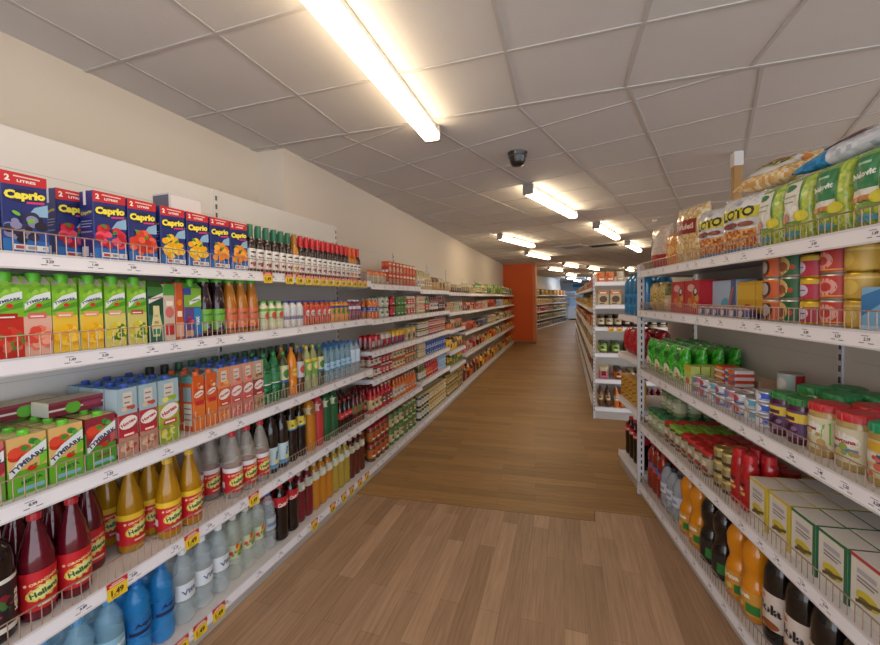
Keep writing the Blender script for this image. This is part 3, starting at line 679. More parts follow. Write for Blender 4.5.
line('hx_slim', 'L', [1.385, 1.455], z, 'slim orange juice carton with orange cap', q, 3, .045)
line('hx_orange', 'L', [1.529], z, 'orange juice carton with white oval', q, 3, .045)
line('hx_pink', 'L', [1.608, 1.686], z, 'pink grapefruit juice carton with white oval', q, 3, .045)
line('hx_dark', 'L', [1.764], z, 'brown-red juice carton with white oval', q, 3, .045)
b = box_body(.17, .1, .052, M('cfc4a8', .5)); art(b, [('r', -.5, 0, .5, .8, '7a2434'), ('r', -.5, .36, .5, .5, 'd8d4c8'), ('e', -.08, .44, .14, .13, '5fae34'), ('r', .1, .3, .46, .62, 'a03a5a'), ('r', -.5, .8, .5, 1, '8a3a4a')], front(.17, .1), .17, .052)
art(b, [('r', -.5, 0, .5, .8, 'c4c0b4')], lside(.17, .1), .1, .052)
reg('flat', 'juice_carton', 'carton', [('body', b)], (.17, .1, .052), True)
put('flat', 'L', .945, .12, z + .2085, 'maroon multipack carton lying flat, right one', q, rot=0)
put('flat', 'L', .862, .228, z + .2085, 'maroon multipack carton lying flat, left one', q)
bottle('wine', .034, .3, 'syrup', drink('16281c'), '1e5a34', [(.1, .45, '3a3028', [('r', -.5, .3, .5, .6, 'b8a888')])], 'drink_bottle', 'bottle', capz=.84, capr=.5, n=16)
bottle('wineb', .034, .3, 'syrup', drink('1c1414'), '181414', [(.1, .45, '3a3028', [('r', -.5, .3, .5, .6, 'b8a888')])], 'drink_bottle', 'bottle', capz=.84, capr=.5, n=16)
# clear and coloured bottles
bottle('green_clear', .039, .302, 'pet', clear('2f8a54', .55), '1f7a3c', [(.38, .6, '2f7a4a', [('p', [(-.4, .3), (.4, .5), (.4, .8), (-.4, .6)], 'd8e4dc'), ('r', -1.4, .0, 1.4, .1, 'd0d8d0')]), (.68, .72, '1f5a34', None, .96)], 'water_bottle', 'bottle')
bottle('orange_b', .035, .31, 'pet', drink('d8821c'), 'd86a24', [(.36, .6, 'c8741c', [('e', 0, .5, .34, .4, 'e8c050'), ('t', 'Orange', 0, .5, .2, '8a3a10', 0, .8)])], 'drink_bottle', 'bottle')
bottle('yl_b', .034, .3, 'pet', clear('b8c088', .6), 'dcb82a', [(.34, .7, '6a9a3a', [('e', 0, .5, .34, .4, 'e0d890'), ('r', -1.4, .82, 1.4, 1, 'd8c030')])], 'drink_bottle', 'bottle')
bottle('gl_b', .034, .295, 'pet', drink('3a4a2c'), '3f9a3a', [(.34, .7, 'c8c49a', [('e', 0, .5, .34, .4, '3f7a3a'), ('r', -1.4, .0, 1.4, .14, '2c5aa0')])], 'drink_bottle', 'bottle')
bottle('bl_b', .034, .295, 'pet', drink('5a3a24'), '2b50a8', [(.34, .7, 'b8c0c8', [('e', 0, .5, .34, .4, 'b84a3a')])], 'drink_bottle', 'bottle')
bottle('aqua_s', .034, .26, 'water', clear('8fb8cc', .45), '2f7fc8', [(.36, .56, '9ac0dc', [('p', [(-.4, .3), (.4, .45), (.4, .75), (-.4, .6)], 'e4ecf0'), ('t', 'Aqua', 0, .52, .2, '2c4a8a', 8, .7)])], 'water_bottle', 'bottle')
bottle('aqua_w', .034, .265, 'water', clear('b0c4d4', .5), '2f7fc8', [(.34, .74, 'bcd0e4', [('p', [(-.3, .2), (.3, .3), (.3, .8), (-.3, .7)], '5a8ac0')])], 'water_bottle', 'bottle')
line('green_clear', 'L', [1.846, 1.928], z, 'clear green bottle with green cap', q, 2, .045)
line('gl_b', 'L', [2.008], z, 'green-labelled drink bottle with green cap', q, 2, .045)
line('orange_b', 'L', [2.086], z, 'orange soda bottle with orange cap', q, 2, .045)
line('bl_b', 'L', [2.163], z, 'brown drink bottle with blue cap', q, 2, .045)
line('yl_b', 'L', [2.239, 2.313], z, 'drink bottle with yellow cap and green label', q, 2, .045)
line('gl_b', 'L', [2.388], z, 'pale-labelled dark bottle with green cap', q, 2, .045)
line('aqua_s', 'L', [2.462 + .075 * i for i in range(5)], z, 'small water bottle with blue cap', q, 4, .045)
line('aqua_w', 'L', [2.837, 2.912], z, 'white-sleeved small water bottle with blue cap', q, 4, .045)

line('wineb', 'L', [1.34, 1.414], z, 'black-topped bottle behind orange cartons', q, 1, .272)
line('wine', 'L', [1.488 + .0735 * i for i in range(13)], z, 'dark green bottle in the back row', q, 1, .272)

# ------------------------------------------------------------------ LEFT, fourth shelf
z = SZ[3]; q = T[3]
bottle('bigsyr', .05, .345, 'round', drink('1c1214'), 'd8d4d2', [(.1, .58, '2a1c20', [('r', -1.4, .0, 1.4, .1, 'dcd8d4'), ('r', -1.4, .92, 1.4, 1, 'dcd8d4'), ('f', 0, .5, .3, 14, ['3f6a34', '7a1c2a', '9a2c3a', '241a24'], .1, 3), ('t', 'HERB', .42, .5, .16, 'e8e4e0', 90, .7)])], 'syrup_bottle', 'bottle', capz=.9, capr=.42)
def helena(key, col, cap, top, lab='c01c28'):
    a = [('r', -1.45, .82, 1.45, 1, top), ('e', .0, .46, .52, .28, 'e8c43a', 12), ('e', .0, .46, .46, .22, 'd8dc9a', 12), ('t', 'Hellena', 0, .46, .2, '3a5a1c', 12, .8), ('t', 'ORANZADA', 0, .74, .1, 'ecc890', 9, .8), ('r', -1.2, .2, -.75, .44, 'd8d0d8'), ('e', -.5, .7, .05, .05, 'ecc890'), ('e', .52, .66, .06, .06, 'ecc890'), ('r', -.2, .1, .3, .16, 'd8c8a8')]
    bottle(key, .048, .35, 'cone', col, cap, [(.1, .47, lab, a)], 'soda_bottle', 'bottle', capr=.38)
helena('hl_red', drink('5e0f1e'), 'b8202a', 'c01c28'); helena('hl_gold', clear('c08a14', .72), 'd8b02a', 'e0bc2c'); helena('hl_clear', clear('c4bab0', .38), 'c8202a', 'dcd8dc')
line('bigsyr', 'L', [.684], z, 'dark syrup bottle with white cap', q, 3, .045)
put('hl_red', 'L', .793, .038, z, 'red soda bottle, nearest of three', q, 'front row'); put('hl_red', 'L', .896, .038, z, 'red soda bottle, middle of three', q, 'front row'); put('hl_red', 'L', .994, .128, z, 'red soda bottle with barcode, set back', q, 'second row')
for s in (.788, .889): put('hl_red', 'L', s, .139, z, 'red soda bottle behind another', q, 'second row')
for s in (.79, .89, .99): put('hl_red', 'L', s, .241, z, 'red soda bottle behind another', q, 'third row')
for s in (1.25, 1.355): put('hl_gold', 'L', s, .038, z, 'gold soda bottle with red label', q, 'front row')
for s, d in ((1.13, .1), (1.24, .139), (1.343, .139)): put('hl_gold', 'L', s, d, z, 'gold soda bottle with red label', q, 'second row')
for s in (1.13, 1.232, 1.334): put('hl_gold', 'L', s, .241, z, 'gold soda bottle with red label', q, 'third row')
for s in (1.605, 1.705, 1.805): put('hl_clear', 'L', s, .038, z, 'clear soda bottle with red label', q, 'front row')
for s in (1.452, 1.553, 1.654, 1.755): put('hl_clear', 'L', s, .139, z, 'clear soda bottle with red label', q, 'second row')
for s in (1.44, 1.545, 1.65, 1.755): put('hl_clear', 'L', s, .241, z, 'clear soda bottle with red label', q, 'third row')
bottle('aqd', .042, .375, 'pet', drink('241a18'), 'dcb82a', [(.08, .42, 'b8cfd8', [('t', 'aqua', -.05, .6, .24, '2c5aa0', 80, .6), ('e', .1, .3, .3, .3, 'e4dc8a'), ('r', -1.4, 0, 1.4, .2, '3a9ad0')])], 'drink_bottle', 'bottle')
bottle('dky', .042, .37, 'pet', drink('1c1416'), 'dcb82a', [(.56, .74, 'd8c04a', [('f', 0, .5, .4, 9, ['3f7a3a', 'e8dc8a', 'c8a02a'], .1, 3), ('r', -1.4, 0, 1.4, .12, '2f7fc8')], .985)], 'drink_bottle', 'bottle')
bottle('amb4', .045, .38, 'round', drink('b8741c'), 'dcb82a', [(.66, .8, 'c8b48a', [('e', 0, .5, .3, .3, '8a5a2a')], .98)], 'drink_bottle', 'bottle')
bottle('pnk4', .045, .38, 'round', drink('b83a3c'), 'c8303a', [(.66, .8, 'd0b0a8', [('e', 0, .5, .3, .3, '8a2a3a')], .98)], 'drink_bottle', 'bottle')
bottle('grn4', .045, .38, 'round', drink('1e5a34'), '2f7a3c', [(.66, .8, 'c0c8a8', [('e', 0, .5, .3, .3, '2a5a34')], .98)], 'drink_bottle', 'bottle')
line('aqd', 'L', [1.9, 1.988], z, 'dark drink bottle with pale blue label', q, 3, .05)
line('dky', 'L', [2.078, 2.168], z, 'dark drink bottle with yellow neck label', q, 3, .05)
line('amb4', 'L', [2.265], z, 'tall amber lemonade bottle', q, 3, .045); line('pnk4', 'L', [2.36], z, 'tall pink lemonade bottle', q, 3, .045); line('grn4', 'L', [2.455, 2.55], z, 'tall green lemonade bottle', q, 3, .045)
bottle('ccs', .031, .25, 'cola', drink('1e0f0e'), 'b81c26', [(.42, .62, 'b81c26', [('t', 'Coca-Cola', 0, .5, .2, 'ece4e0', 8, .8, .3)])], 'cola_bottle', 'bottle')
bottle('tygr', .031, .25, 'cola', drink('5a1418'), '2c2422', [(.36, .62, '2f7a3c', [('e', 0, .5, .34, .4, 'c83a34')])], 'drink_bottle', 'bottle')
line('ccs', 'L', [2.635 + .068 * i for i in range(3)], z, 'small cola bottle with red label', q, 4, .045); line('tygr', 'L', [2.839, 2.904, 2.968], z, 'small red drink bottle with green label', q, 4, .045)

# ------------------------------------------------------------------ LEFT, bottom shelf
z = SB; q = T[4]
def water(key, m, cap, lab, a, h=.335, rad=.047): bottle(key, rad, h, 'water', m, cap, [(.34, .56, lab, a)], 'water_bottle', 'bottle', capr=.36)
water('w_pale', clear('a0d4f0', .34), '5a9ac8', '8ab8d0', [('r', -1.4, .1, 1.4, .24, '4f8a5a'), ('t', 'Cisowianka', 0, .56, .16, 'e8f0f4', 6, .9)])
water('w_deep', clear('2a98e4', .5), '1a6ab8', '1a6ab0', [('t', 'Aqua', 0, .6, .24, '0f1f3c', 4, .8), ('r', -.6, .1, .6, .3, '14284a')])
water('w_white', clear('d4e2e6', .3), 'e0e4e6', 'd0d8e0', [('t', 'Vita', 0, .5, .26, '5a6a8a', 10, .7)])
water('w_fruit', clear('dce4d8', .3), 'd8d4d0', 'b8c0a0', [('f', -.1, .5, .4, 9, ['c83a2c', '5a8a34', 'd8b02a'], .12, 3), ('t', 'Kropla', .1, .5, .2, '3a4a3a', 8, .7)], rad=.042)
water('w_clear', clear('d8e0e4', .28), '2f5aa0', 'b0bcc8', [('r', -.5, .3, .5, .6, '6a7a9a')], rad=.042)
bottle('coke', .048, .34, 'cola', drink('1a0e0c'), 'b81c26', [(.56, .8, 'b81c26', [('t', 'Coca-Cola', 0, .48, .26, 'ece4e0', 10, 1.0, .3)], .985)], 'cola_bottle', 'bottle', capr=.36)
for k, ss, de in (('w_pale', [.7, .8, .9, 1.0], 'pale blue water bottle with green stripe label'), ('w_deep', [1.105, 1.207], 'deep blue water bottle'), ('w_white', [1.306, 1.406, 1.505], 'clear water bottle with white label')): line(k, 'L', ss, z, de, q, 3, .05)
line('w_fruit', 'L', [1.598, 1.685, 1.772], z, 'clear flavoured water bottle with fruit label', q, 3, .05)
line('w_clear', 'L', [1.859], z, 'clear water bottle with blue cap', q, 3, .05)
line('coke', 'L', [1.952, 2.052], z, 'large cola bottle with red label', q, 3, .05)
def b5(key, col, neck): bottle(key, .04, .33, 'round', drink(col), 'c8c4b8', [(.64, .82, neck, [('p', [(-.5, .2), (.5, .5), (.5, .8), (-.5, .5)], '3f7a4a'), ('e', 0, .4, .2, .2, 'e4e0d0')], .99)], 'drink_bottle', 'bottle', n=16)
b5('r5', '6a1420', 'b8b8a8'); b5('a5', 'b8761c', 'c8c8b4'); b5('y5', 'a89038', 'c8ccb8'); b5('d5', '5a2418', 'b8b49a')
for k, ss, de in (('r5', [2.143, 2.225], 'dark red drink bottle with patterned neck'), ('a5', [2.307, 2.389, 2.471], 'amber drink bottle with patterned neck'), ('y5', [2.553, 2.635, 2.717], 'yellow-green drink bottle with patterned neck'), ('d5', [2.799, 2.882, 2.965], 'brown-red drink bottle with patterned neck')): line(k, 'L', ss, z, de, q, 3, .05)

# ------------------------------------------------------------------ LEFT, middle bays
def shelfrun(fr, z, shelf, segs, d0=.04):
    for g in segs:
        s0, s1, spec = g[:3]
        if fr == 'L' and s0 > 3: s0 += .08; s1 += .08
        rows = g[3] if len(g) > 3 else 1; lv = g[4] if len(g) > 4 else 1
        b_, l_, a_ = spec[1:4]; rest = spec[4:]
        alts = [(spec[0], b_, l_, a_) + rest, (spec[0], b_, a_, l_) + rest, (spec[0], a_, l_, b_) + rest, (spec[0], l_, b_, a_) + rest]
        n = max(1, round((s1 - s0) / (.3 if fr in 'LF' else .9)))
        for k in range(n):
            fill(fr, s0 + (s1 - s0) * k / n, s0 + (s1 - s0) * (k + 1) / n - .003, alts[k % 4 if n > 1 else 0], z, shelf, rows, d0, lv)
MN = ['top shelf, middle left bays', 'second shelf, middle left bays', 'third shelf, middle left bays', 'fourth shelf, middle left bays', 'fifth shelf, middle left bays', 'bottom shelf, middle left bays']
shelfrun('L', 1.74, MN[0], [(3.02, 3.4, ('packet', 'cream', 'orange', 'white', .85)), (3.42, 4.16, ('box', 'red', 'orange', 'cream', .8), 2, 2)])
shelfrun('L', 1.71, MN[0], [(4.24, 4.78, ('sauce', 'cream', 'tan', 'white', 1.25)), (4.8, 5.36, ('packet', 'tan', 'brown', 'cream', 1.2))])
shelfrun('L', 1.42, MN[1], [(3.02, 3.22, ('bottle', 'orange', 'white', 'blue', .8), 2), (3.24, 3.46, ('jar', 'white', 'green', 'white'), 2, 2), (3.48, 3.62, ('jar', 'maroon', 'red', 'red'), 2, 2), (3.64, 3.9, ('jar', 'green', 'olive', 'green'), 2, 2), (3.92, 4.16, ('jar', 'cream', 'white', 'red'), 2, 2),
   (4.24, 4.5, ('jar', 'cream', 'pink', 'cream', 1.05), 2, 2), (4.52, 4.7, ('sauce', 'green', 'white', 'red', 1.1), 2), (4.72, 5.36, ('sauce', 'maroon', 'black', 'white', 1.15), 2)])
shelfrun('L', 1.13, MN[2], [(3.02, 3.5, ('packet', 'maroon', 'red', 'white', .9), 3), (3.52, 3.84, ('packet', 'purple', 'yellow', 'red', .9), 3), (3.86, 4.16, ('box', 'cream', 'yellow', 'purple', .95), 3), (4.24, 4.62, ('jar', 'brown', 'cream', 'white', .85), 3, 2), (4.64, 5.36, ('jar', 'brown', 'tan', 'pink', .9), 3, 2)])
shelfrun('L', .875, MN[3], [(3.02, 3.5, ('jar', 'maroon', 'red', 'white', .95), 3, 2), (3.52, 4.16, ('jar', 'orange', 'brown', 'cream', .95), 3, 2), (4.24, 4.5, ('jar', 'tan', 'white', 'cream', .9), 3, 2), (4.52, 5.36, ('can', 'blue', 'blue', 'blue', .9), 3, 2)])
shelfrun('L', .555, MN[4], [(3.02, 3.5, ('sauce', 'red', 'maroon', 'cream', 1.15), 4), (3.52, 4.16, ('sauce', 'orange', 'orange', 'white', 1.1), 4)])
shelfrun('L', .59, MN[4], [(4.24, 4.5, ('sauce', 'olive', 'cream', 'white'), 4), (4.52, 5.0, ('sauce', 'red', 'red', 'orange'), 4), (5.02, 5.36, ('can', 'blue', 'paleblue', 'paleblue', 1.0), 3, 2)])
shelfrun('L', SB, MN[5], [(3.02, 3.4, ('bigjar', 'brown', 'red', 'amber', 1.05), 3, 2), (3.42, 4.16, ('bigjar', 'green', 'olive', 'cream', 1.05), 3, 2), (4.24, 4.6, ('bigjar', 'bottlegreen', 'cream', 'white'), 3, 2), (4.62, 5.36, ('bigjar', 'gold', 'cream', 'cream'), 3, 2)])
DN = [x + ', narrow packet bay' for x in ('top shelf', 'second shelf', 'third shelf', 'fourth shelf', 'fifth shelf', 'bottom shelf')]
shelfrun('L', 1.69, DN[0], [(5.43, 5.7, ('packet', 'tan', 'cream', 'cream', 1.1)), (5.72, 6.36, ('packet', 'brown', 'tan', 'cream', .9))])
shelfrun('L', 1.385, DN[1], [(5.43, 5.8, ('box', 'cream', 'red', 'tan')), (5.82, 6.36, ('box', 'white', 'green', 'cream', 1.05))])
shelfrun('L', 1.115, DN[2], [(5.43, 5.9, ('packet', 'orange', 'brown', 'cream')), (5.92, 6.36, ('packet', 'brown', 'orange', 'yellow'))])
shelfrun('L', .785, DN[3], [(5.43, 6.36, ('packet', 'yellow', 'yellow', 'brown', 1.15), 3)])
shelfrun('L', .535, DN[4], [(5.43, 6.36, ('packet', 'olive', 'yellow', 'green', .95), 3)])
shelfrun('L', SB, DN[5], [(5.43, 6.36, ('bigjar', 'olive', 'gold', 'tan', 1.1), 3, 2)])
# far left bays
FN = [x + ', far left bays' for x in ('top shelf', 'second shelf', 'third shelf', 'fourth shelf', 'bottom shelf')]
pal = [
 [('packet', 'olive', 'cream', 'cream', 1.2), ('sauce', 'green', 'tan', 'cream', 1.2), ('packet', 'green', 'lime', 'cream', 1.6), ('packet', 'olive', 'lime', 'green', 1.6), ('bigjar', 'olive', 'white', 'green', 1.5), ('packet', 'tan', 'white', 'green', 1.5)],
 [('packet', 'maroon', 'red', 'cream'), ('box', 'red', 'cream', 'white', 1.1), ('packet', 'maroon', 'orange', 'red', 1.2), ('box', 'blue', 'paleblue', 'white', 1.2), ('packet', 'cream', 'yellow', 'tan', 1.1), ('packet', 'tan', 'brown', 'yellow')],
 [('packet', 'brown', 'orange', 'red', 1.1), ('box', 'black', 'blue', 'grey', 1.2), ('bigjar', 'tan', 'white', 'cream', 1.2), ('sauce', 'brown', 'white', 'cream', 1.1), ('packet', 'tan', 'cream', 'brown', 1.3), ('box', 'cream', 'orange', 'brown', 1.2)],
 [('packet', 'pink', 'red', 'cream', 1.3), ('packet', 'maroon', 'cream', 'orange', 1.3), ('packet', 'yellow', 'orange', 'red', 1.3), ('packet', 'tan', 'brown', 'cream', 1.4), ('box', 'orange', 'cream', 'brown', 1.2), ('packet', 'tan', 'yellow', 'orange', 1.2)],
 [('packet', 'maroon', 'brown', 'orange', 1.6), ('packet', 'brown', 'orange', 'yellow', 1.6), ('packet', 'orange', 'yellow', 'brown', 1.6), ('packet', 'gold', 'tan', 'brown', 1.6), ('packet', 'yellow', 'brown', 'red', 1.6), ('packet', 'gold', 'orange', 'cream', 1.6)]]
for i, zz in enumerate(FZ + [SB]):
    for b in range(6):
        shelfrun('L', zz, FN[i], [(6.42 + 1.16 * b, 7.52 + 1.16 * b, pal[i][b], 2 if i > 1 and b < 4 else 1)])

# ------------------------------------------------------------------ RIGHT, top shelf
T = ['top right shelf', 'second right shelf', 'third right shelf', 'fourth right shelf', 'bottom right shelf']
z = RZS[0]; q = T[0]
def c_red(u, v, r, s):
    if v < .33: return film('a01a2c') if r.random() < .8 else film('c03a44')
    return film('cdb6a4') if r.random() < .8 else film('dccabc')
def c_orange(u, v, r, s): return film(r.choice(['d8801e', 'c86a18', 'e0962c', 'd8a04c'] if v < .7 else ['d8863a', 'd8a878']))
def c_puff(u, v, r, s): return film(r.choice(['d8b884', 'cfa870', 'e0c898', 'c89a5c', 'e4d4b0']))
def c_loto(u, v, r, s):
    if v > .42: return film('d6d6da') if r.random() < .85 else film('c4c6ce')
    if v < .1: return film('3f8fb8')
    return film(r.choice(['c8782c', 'b8642a', 'd89a4c', 'a8502c', 'd8b080'] if abs(u) < .75 else ['d6d0cc', 'c8b8a8']))
def c_lime(u, v, r, s):
    if v < .26: return film(r.choice(['9aa83a', 'b0bc48', '7f9a34']))
    if abs(u) > .62: return film(r.choice(['8aae4a', 'a8b83c', 'b8c04a']))
    return film('7ba24c')
def c_blue(u, v, r, s):
    if u > -.25 or v > .75: return film(r.choice(['c4c8d2', 'd4d6de', 'aab4c4']))
    return film(r.choice(['2c8cc8', '3a9ad4', '2478b4']) if u < -.1 or v < .6 else 'c8ccd6')
bag('b_red', .22, .33, .11, c_red, [('e', -.1, .62, .25, .2, 'd8ccc0'), ('r', -.3, .5, -.16, .74, '7a6a5c')], seed=2)
bag('b_orange', .165, .25, .1, c_orange, [('e', .1, .5, .22, .2, 'e0b070')], seed=3)
bag('b_puff', .27, .37, .13, c_puff, [('r', -.36, .52, .34, .76, '8a2420'), ('t', 'Pufuleti', 0, .645, .14, 'e0c0b0', 0, .58)], seed=4)
bag('b_loto', .25, .285, .12, c_loto, [('r', -.44, .6, .44, .78, 'd8cc3a'), ('t', 'LOTO', 0, .69, .2, '26241f', 4, .7), ('e', -.14, .5, .2, .06, '7a3a34'), ('e', .2, .5, .14, .05, '8a4a3a'), ('e', .0, .88, .1, .04, 'b0b4bc')], seed=5)
bag('b_lime', .15, .255, .09, c_lime, [('r', -.3, .36, .3, .74, 'd4d0c8'), ('r', -.3, .5, .3, .9, '2f7a4c'), ('t', 'Nelovit', 0, .68, .13, 'd8e0d8', 4, .52), ('r', -.14, .8, .14, .83, 'a8c8b0'), ('r', -.3, .36, .3, .42, 'b8743c'), ('e', .02, .15, .26, .09, '5a98a0'), ('e', .3, .38, .14, .13, 'c4b82c')], name='snack_bag', seed=6, seal='a8b860')
bag('b_lime2', .15, .255, .09, c_lime, [('r', -.32, .34, .26, .92, 'd8d4cc'), ('e', -.06, .84, .2, .09, '3a7a4c'), ('r', -.26, .7, .2, .72, '8aa08a'), ('r', -.26, .62, .1, .64, '8aa08a'), ('e', -.16, .4, .18, .13, 'b87a6a'), ('e', .3, .4, .15, .14, 'd0c02c'), ('e', .02, .15, .26, .09, '5a98a0')], seed=7, seal='a8b860')
bag('b_top', .31, .22, .1, c_puff, [('e', .0, .42, .42, .22, 'd8d8da'), ('e', .02, .42, .3, .1, 'd4cc4a'), ('t', 'LOTO', .02, .42, .13, '2a2820', 0, .5), ('e', .0, .62, .26, .035, 'b06a4a'), ('r', .38, .4, .47, .6, 'c87a30')], seed=8, lying=True)
bag('b_blue', .4, .25, .085, c_blue, [('e', -.12, .4, .2, .12, 'c8642c'), ('e', .02, .36, .12, .08, '8a3428')], seed=9, lying=True)
put('b_red', 'R', 3.15, .07, z, 'white and red crisp bag beside the end post', q, rot=14)
put('b_orange', 'R', 2.955, .09, z, 'orange snack bag next to the cream puff bag', q, rot=10)
put('b_puff', 'R', 2.69, .07, z, 'cream corn puff bag with dark red logo', q, rot=14)
put('b_loto', 'R', 2.375, .06, z, 'white snack bag with yellow logo, left one', q, rot=14)
put('b_loto', 'R', 2.11, .06, z, 'white snack bag with yellow logo, right one', q, rot=16)
for s, k, de in ((1.865, 'b_lime2', 'white and lime snack bag, first from left'), (1.71, 'b_lime2', 'white and lime snack bag, second from left'), (1.555, 'b_lime', 'dark green and lime snack bag, first from left'), (1.4, 'b_lime', 'dark green and lime snack bag, second from left'), (1.245, 'b_lime', 'dark green and lime snack bag, third from left')):
    put(k, 'R', s, .05, z, de, q)
for s, k in ((2.93, 'b_puff'), (2.63, 'b_puff'), (2.34, 'b_loto')): put(k, 'R', s, .26, z, {'b_puff': 'cream corn puff bag behind', 'b_loto': 'white snack bag behind'}[k], q, 'second row')
for s in (2.03, 1.87, 1.71, 1.555, 1.4, 1.245): put('b_lime', 'R', s, .205, z, 'dark green and lime snack bag behind', q, 'second row')
for s in (2.03, 1.87, 1.71, 1.555, 1.4, 1.245): put('b_lime', 'R', s, .312, z, 'dark green and lime snack bag behind', q, 'third row')
o = put('b_top', 'R', 2.04, .13, z + .262, 'cream puff bag lying on top of the lime bags', q); o.rotation_euler = (R(30), R(0), RZ['R'] + R(18)); o.location.z += .062
o = put('b_blue', 'R', 1.62, .14, z + .262, 'shiny blue and white bag lying on lime bags', q); o.rotation_euler = (R(22), R(-4), RZ['R'] + R(10)); o.location.z += .045

# ------------------------------------------------------------------ RIGHT, second shelf
z = RZS[1]; q = T[1]
def c_pasta(u, v, r, s): return film(r.choice(['c8a860', 'b8944c', 'd0b878', '8a7a3c']))
def c_pasta2(u, v, r, s): return film(r.choice(['4a6a34', '6a7a3c', '3a5a2c'])) if v > .55 else film('c4ab88')
bag('pasta', .14, .21, .075, c_pasta, [('r', -.3, .1, .3, .3, 'b89a6a')], 'pasta_bag', 'bag', seed=11, nu=14, nv=16); bag('pasta2', .12, .2, .07, c_pasta2, [('r', -.3, .2, .3, .44, 'd0b8a0')], 'pasta_bag', 'bag', seed=12, nu=14, nv=16)
line('pasta', 'R', [3.17, 3.025], z, 'yellow pasta bag', q, 2, .05); line('pasta2', 'R', [2.885], z, 'green-topped pasta bag', q, 2, .05)
def fbox(key, w, d, h, base, fr, side=None, top=None, name='food_box'):
    b = box_body(w, d, h, M(base, .4)); art(b, fr, front(w, d), w, h)
    if side: art(b, side, lside(w, d), d, h); art(b, side, rside(w, d), d, h)
    if top: art(b, [('r', -.47, -.47, .47, .47, top)], topf(h), w, d)
    reg(key, name, 'box', [('body', b)], (w, d, h), True)
fbox('redbox', .19, .08, .2, 'b01c2a', [('r', -.2, .0, .5, 1, 'b8262e'), ('f', .1, .4, .28, 9, ['c87838', 'd89a54', 'b8602a'], .12, 3), ('e', -.04, .78, .24, .12, 'd8a8a8'), ('e', .24, .66, .14, .14, '2c2226'), ('e', .26, .68, .08, .08, 'd8d4d4'), ('r', -.5, 0, .5, .18, 'b83a40')], [('r', -.5, 0, .5, 1, 'b81c2a')])
fbox('bluebox', .23, .1, .19, 'a8c0d8', [('p', [(.1, 0), (.3, 0), (.46, .7), (.3, .74)], '2c4a9a'), ('r', .3, 0, .5, 1, '4a5a8a'), ('e', .08, .26, .2, .2, '5aa8c8'), ('p', [(.16, .2), (.26, .2), (.42, .8), (.36, .8)], 'b86a4a')], None, '5a6a9a')
fbox('yelbox', .14, .08, .175, 'd0a024', [('r', -.5, .5, .5, .9, 'd8b03a'), ('e', .1, .28, .2, .12, 'b82a28'), ('r', -.5, 0, .5, .12, '2c4a9a')], None, 'c89a20')
line('redbox', 'R', [2.72, 2.525], z, 'red biscuit box with round pictures', q, 2, .06)
line('bluebox', 'R', [2.312], z, 'light blue box with dark blue arc', q, 2, .125)
line('yelbox', 'R', [2.119, 1.973], z, 'yellow food box', q, 2, .125)
for k in range(3):
    can('cn_or', .05, .0895, 'c8581e', [('e', 0, .5, .32, .4, '3a2c28'), ('e', .02, .5, .2, .26, 'a89c94'), ('r', -1.5, .9, 1.5, 1, 'd07a30')]) if k == 0 else 0
    put('cn_or', 'R', 1.848, .05, z + k * .09, 'orange-labelled tin of a three-high stack, ' + ['bottom', 'middle', 'top'][k], q)
    can('cn_gr', .05, .0895, '1f5a34', [('e', -.08, .5, .34, .36, 'c8a468'), ('e', -.06, .44, .24, .2, '8a4a28'), ('e', .34, .4, .08, .1, 'b83a28')]) if k == 0 else 0
    put('cn_gr', 'R', 1.742, .05, z + k * .09, 'green-labelled tin of a three-high stack, ' + ['bottom', 'middle', 'top'][k], q)
    can('cn_rd', .05, .0895, 'b8342c', [('e', 0, .5, .36, .3, 'd89a90'), ('e', .0, .5, .2, .16, 'b83a34'), ('r', -1.5, .06, 1.5, .12, 'd8a040')]) if k == 0 else 0
    put('cn_rd', 'R', 1.54, .05, z + k * .09, 'red-labelled tin of a three-high stack, ' + ['bottom', 'middle', 'top'][k], q)
    can('cn_gd', .04, .0895, 'b8923a', [('r', -1.5, .8, 1.5, .9, 'd0b060'), ('e', 0, .45, .3, .3, 'c8a850')], top='b8983c') if k == 0 else 0
    if k < 3: put('cn_gd', 'R', 1.445, .05, z + k * .09, 'gold tin of a three-high stack, ' + ['bottom', 'middle', 'top'][k], q)
    can('cn_yr', .045, .085, 'b0304a', [('r', -1.5, .78, 1.5, 1, 'd0b030'), ('e', -.1, .45, .3, .25, 'c8bcd0'), ('r', -.3, .42, .1, .48, '4a4a8a')], top='c8aa3a') if k == 0 else 0
    put('cn_yr', 'R', 1.642, .055, z + k * .0855, 'small tin with yellow band in stack, ' + ['bottom', 'middle', 'top'][k], q)
for s in (1.848, 1.742, 1.635, 1.53, 1.42, 1.31):
    for k in range(3): put('cn_rd', 'R', s, .16, z + k * .09, 'red-labelled tin behind the front stacks', q, ['', 'middle tier', 'upper tier'][k] or 'lower tier')
fbox('bluepack', .08, .06, .13, '7fb0d4', [('p', [(-.5, .3), (.5, .7), (.5, 1), (-.5, .8)], '3a7ab8'), ('r', -.5, .0, .5, .1, 'a8c8e0')], None)
line('bluepack', 'R', [1.355, 1.265], z, 'small light blue box', q, 1, .05)
can('fishs', .035, .05, '3a4a7a', [('e', 0, .5, .3, .3, 'c8c4d0'), ('r', -1.5, .8, 1.5, .95, 'a8405a')], name='fish_tin')
line('fishs', 'R', [2.39 - .076 * i for i in range(6)], z, 'small blue fish tin before the boxes', q, 1, .04)

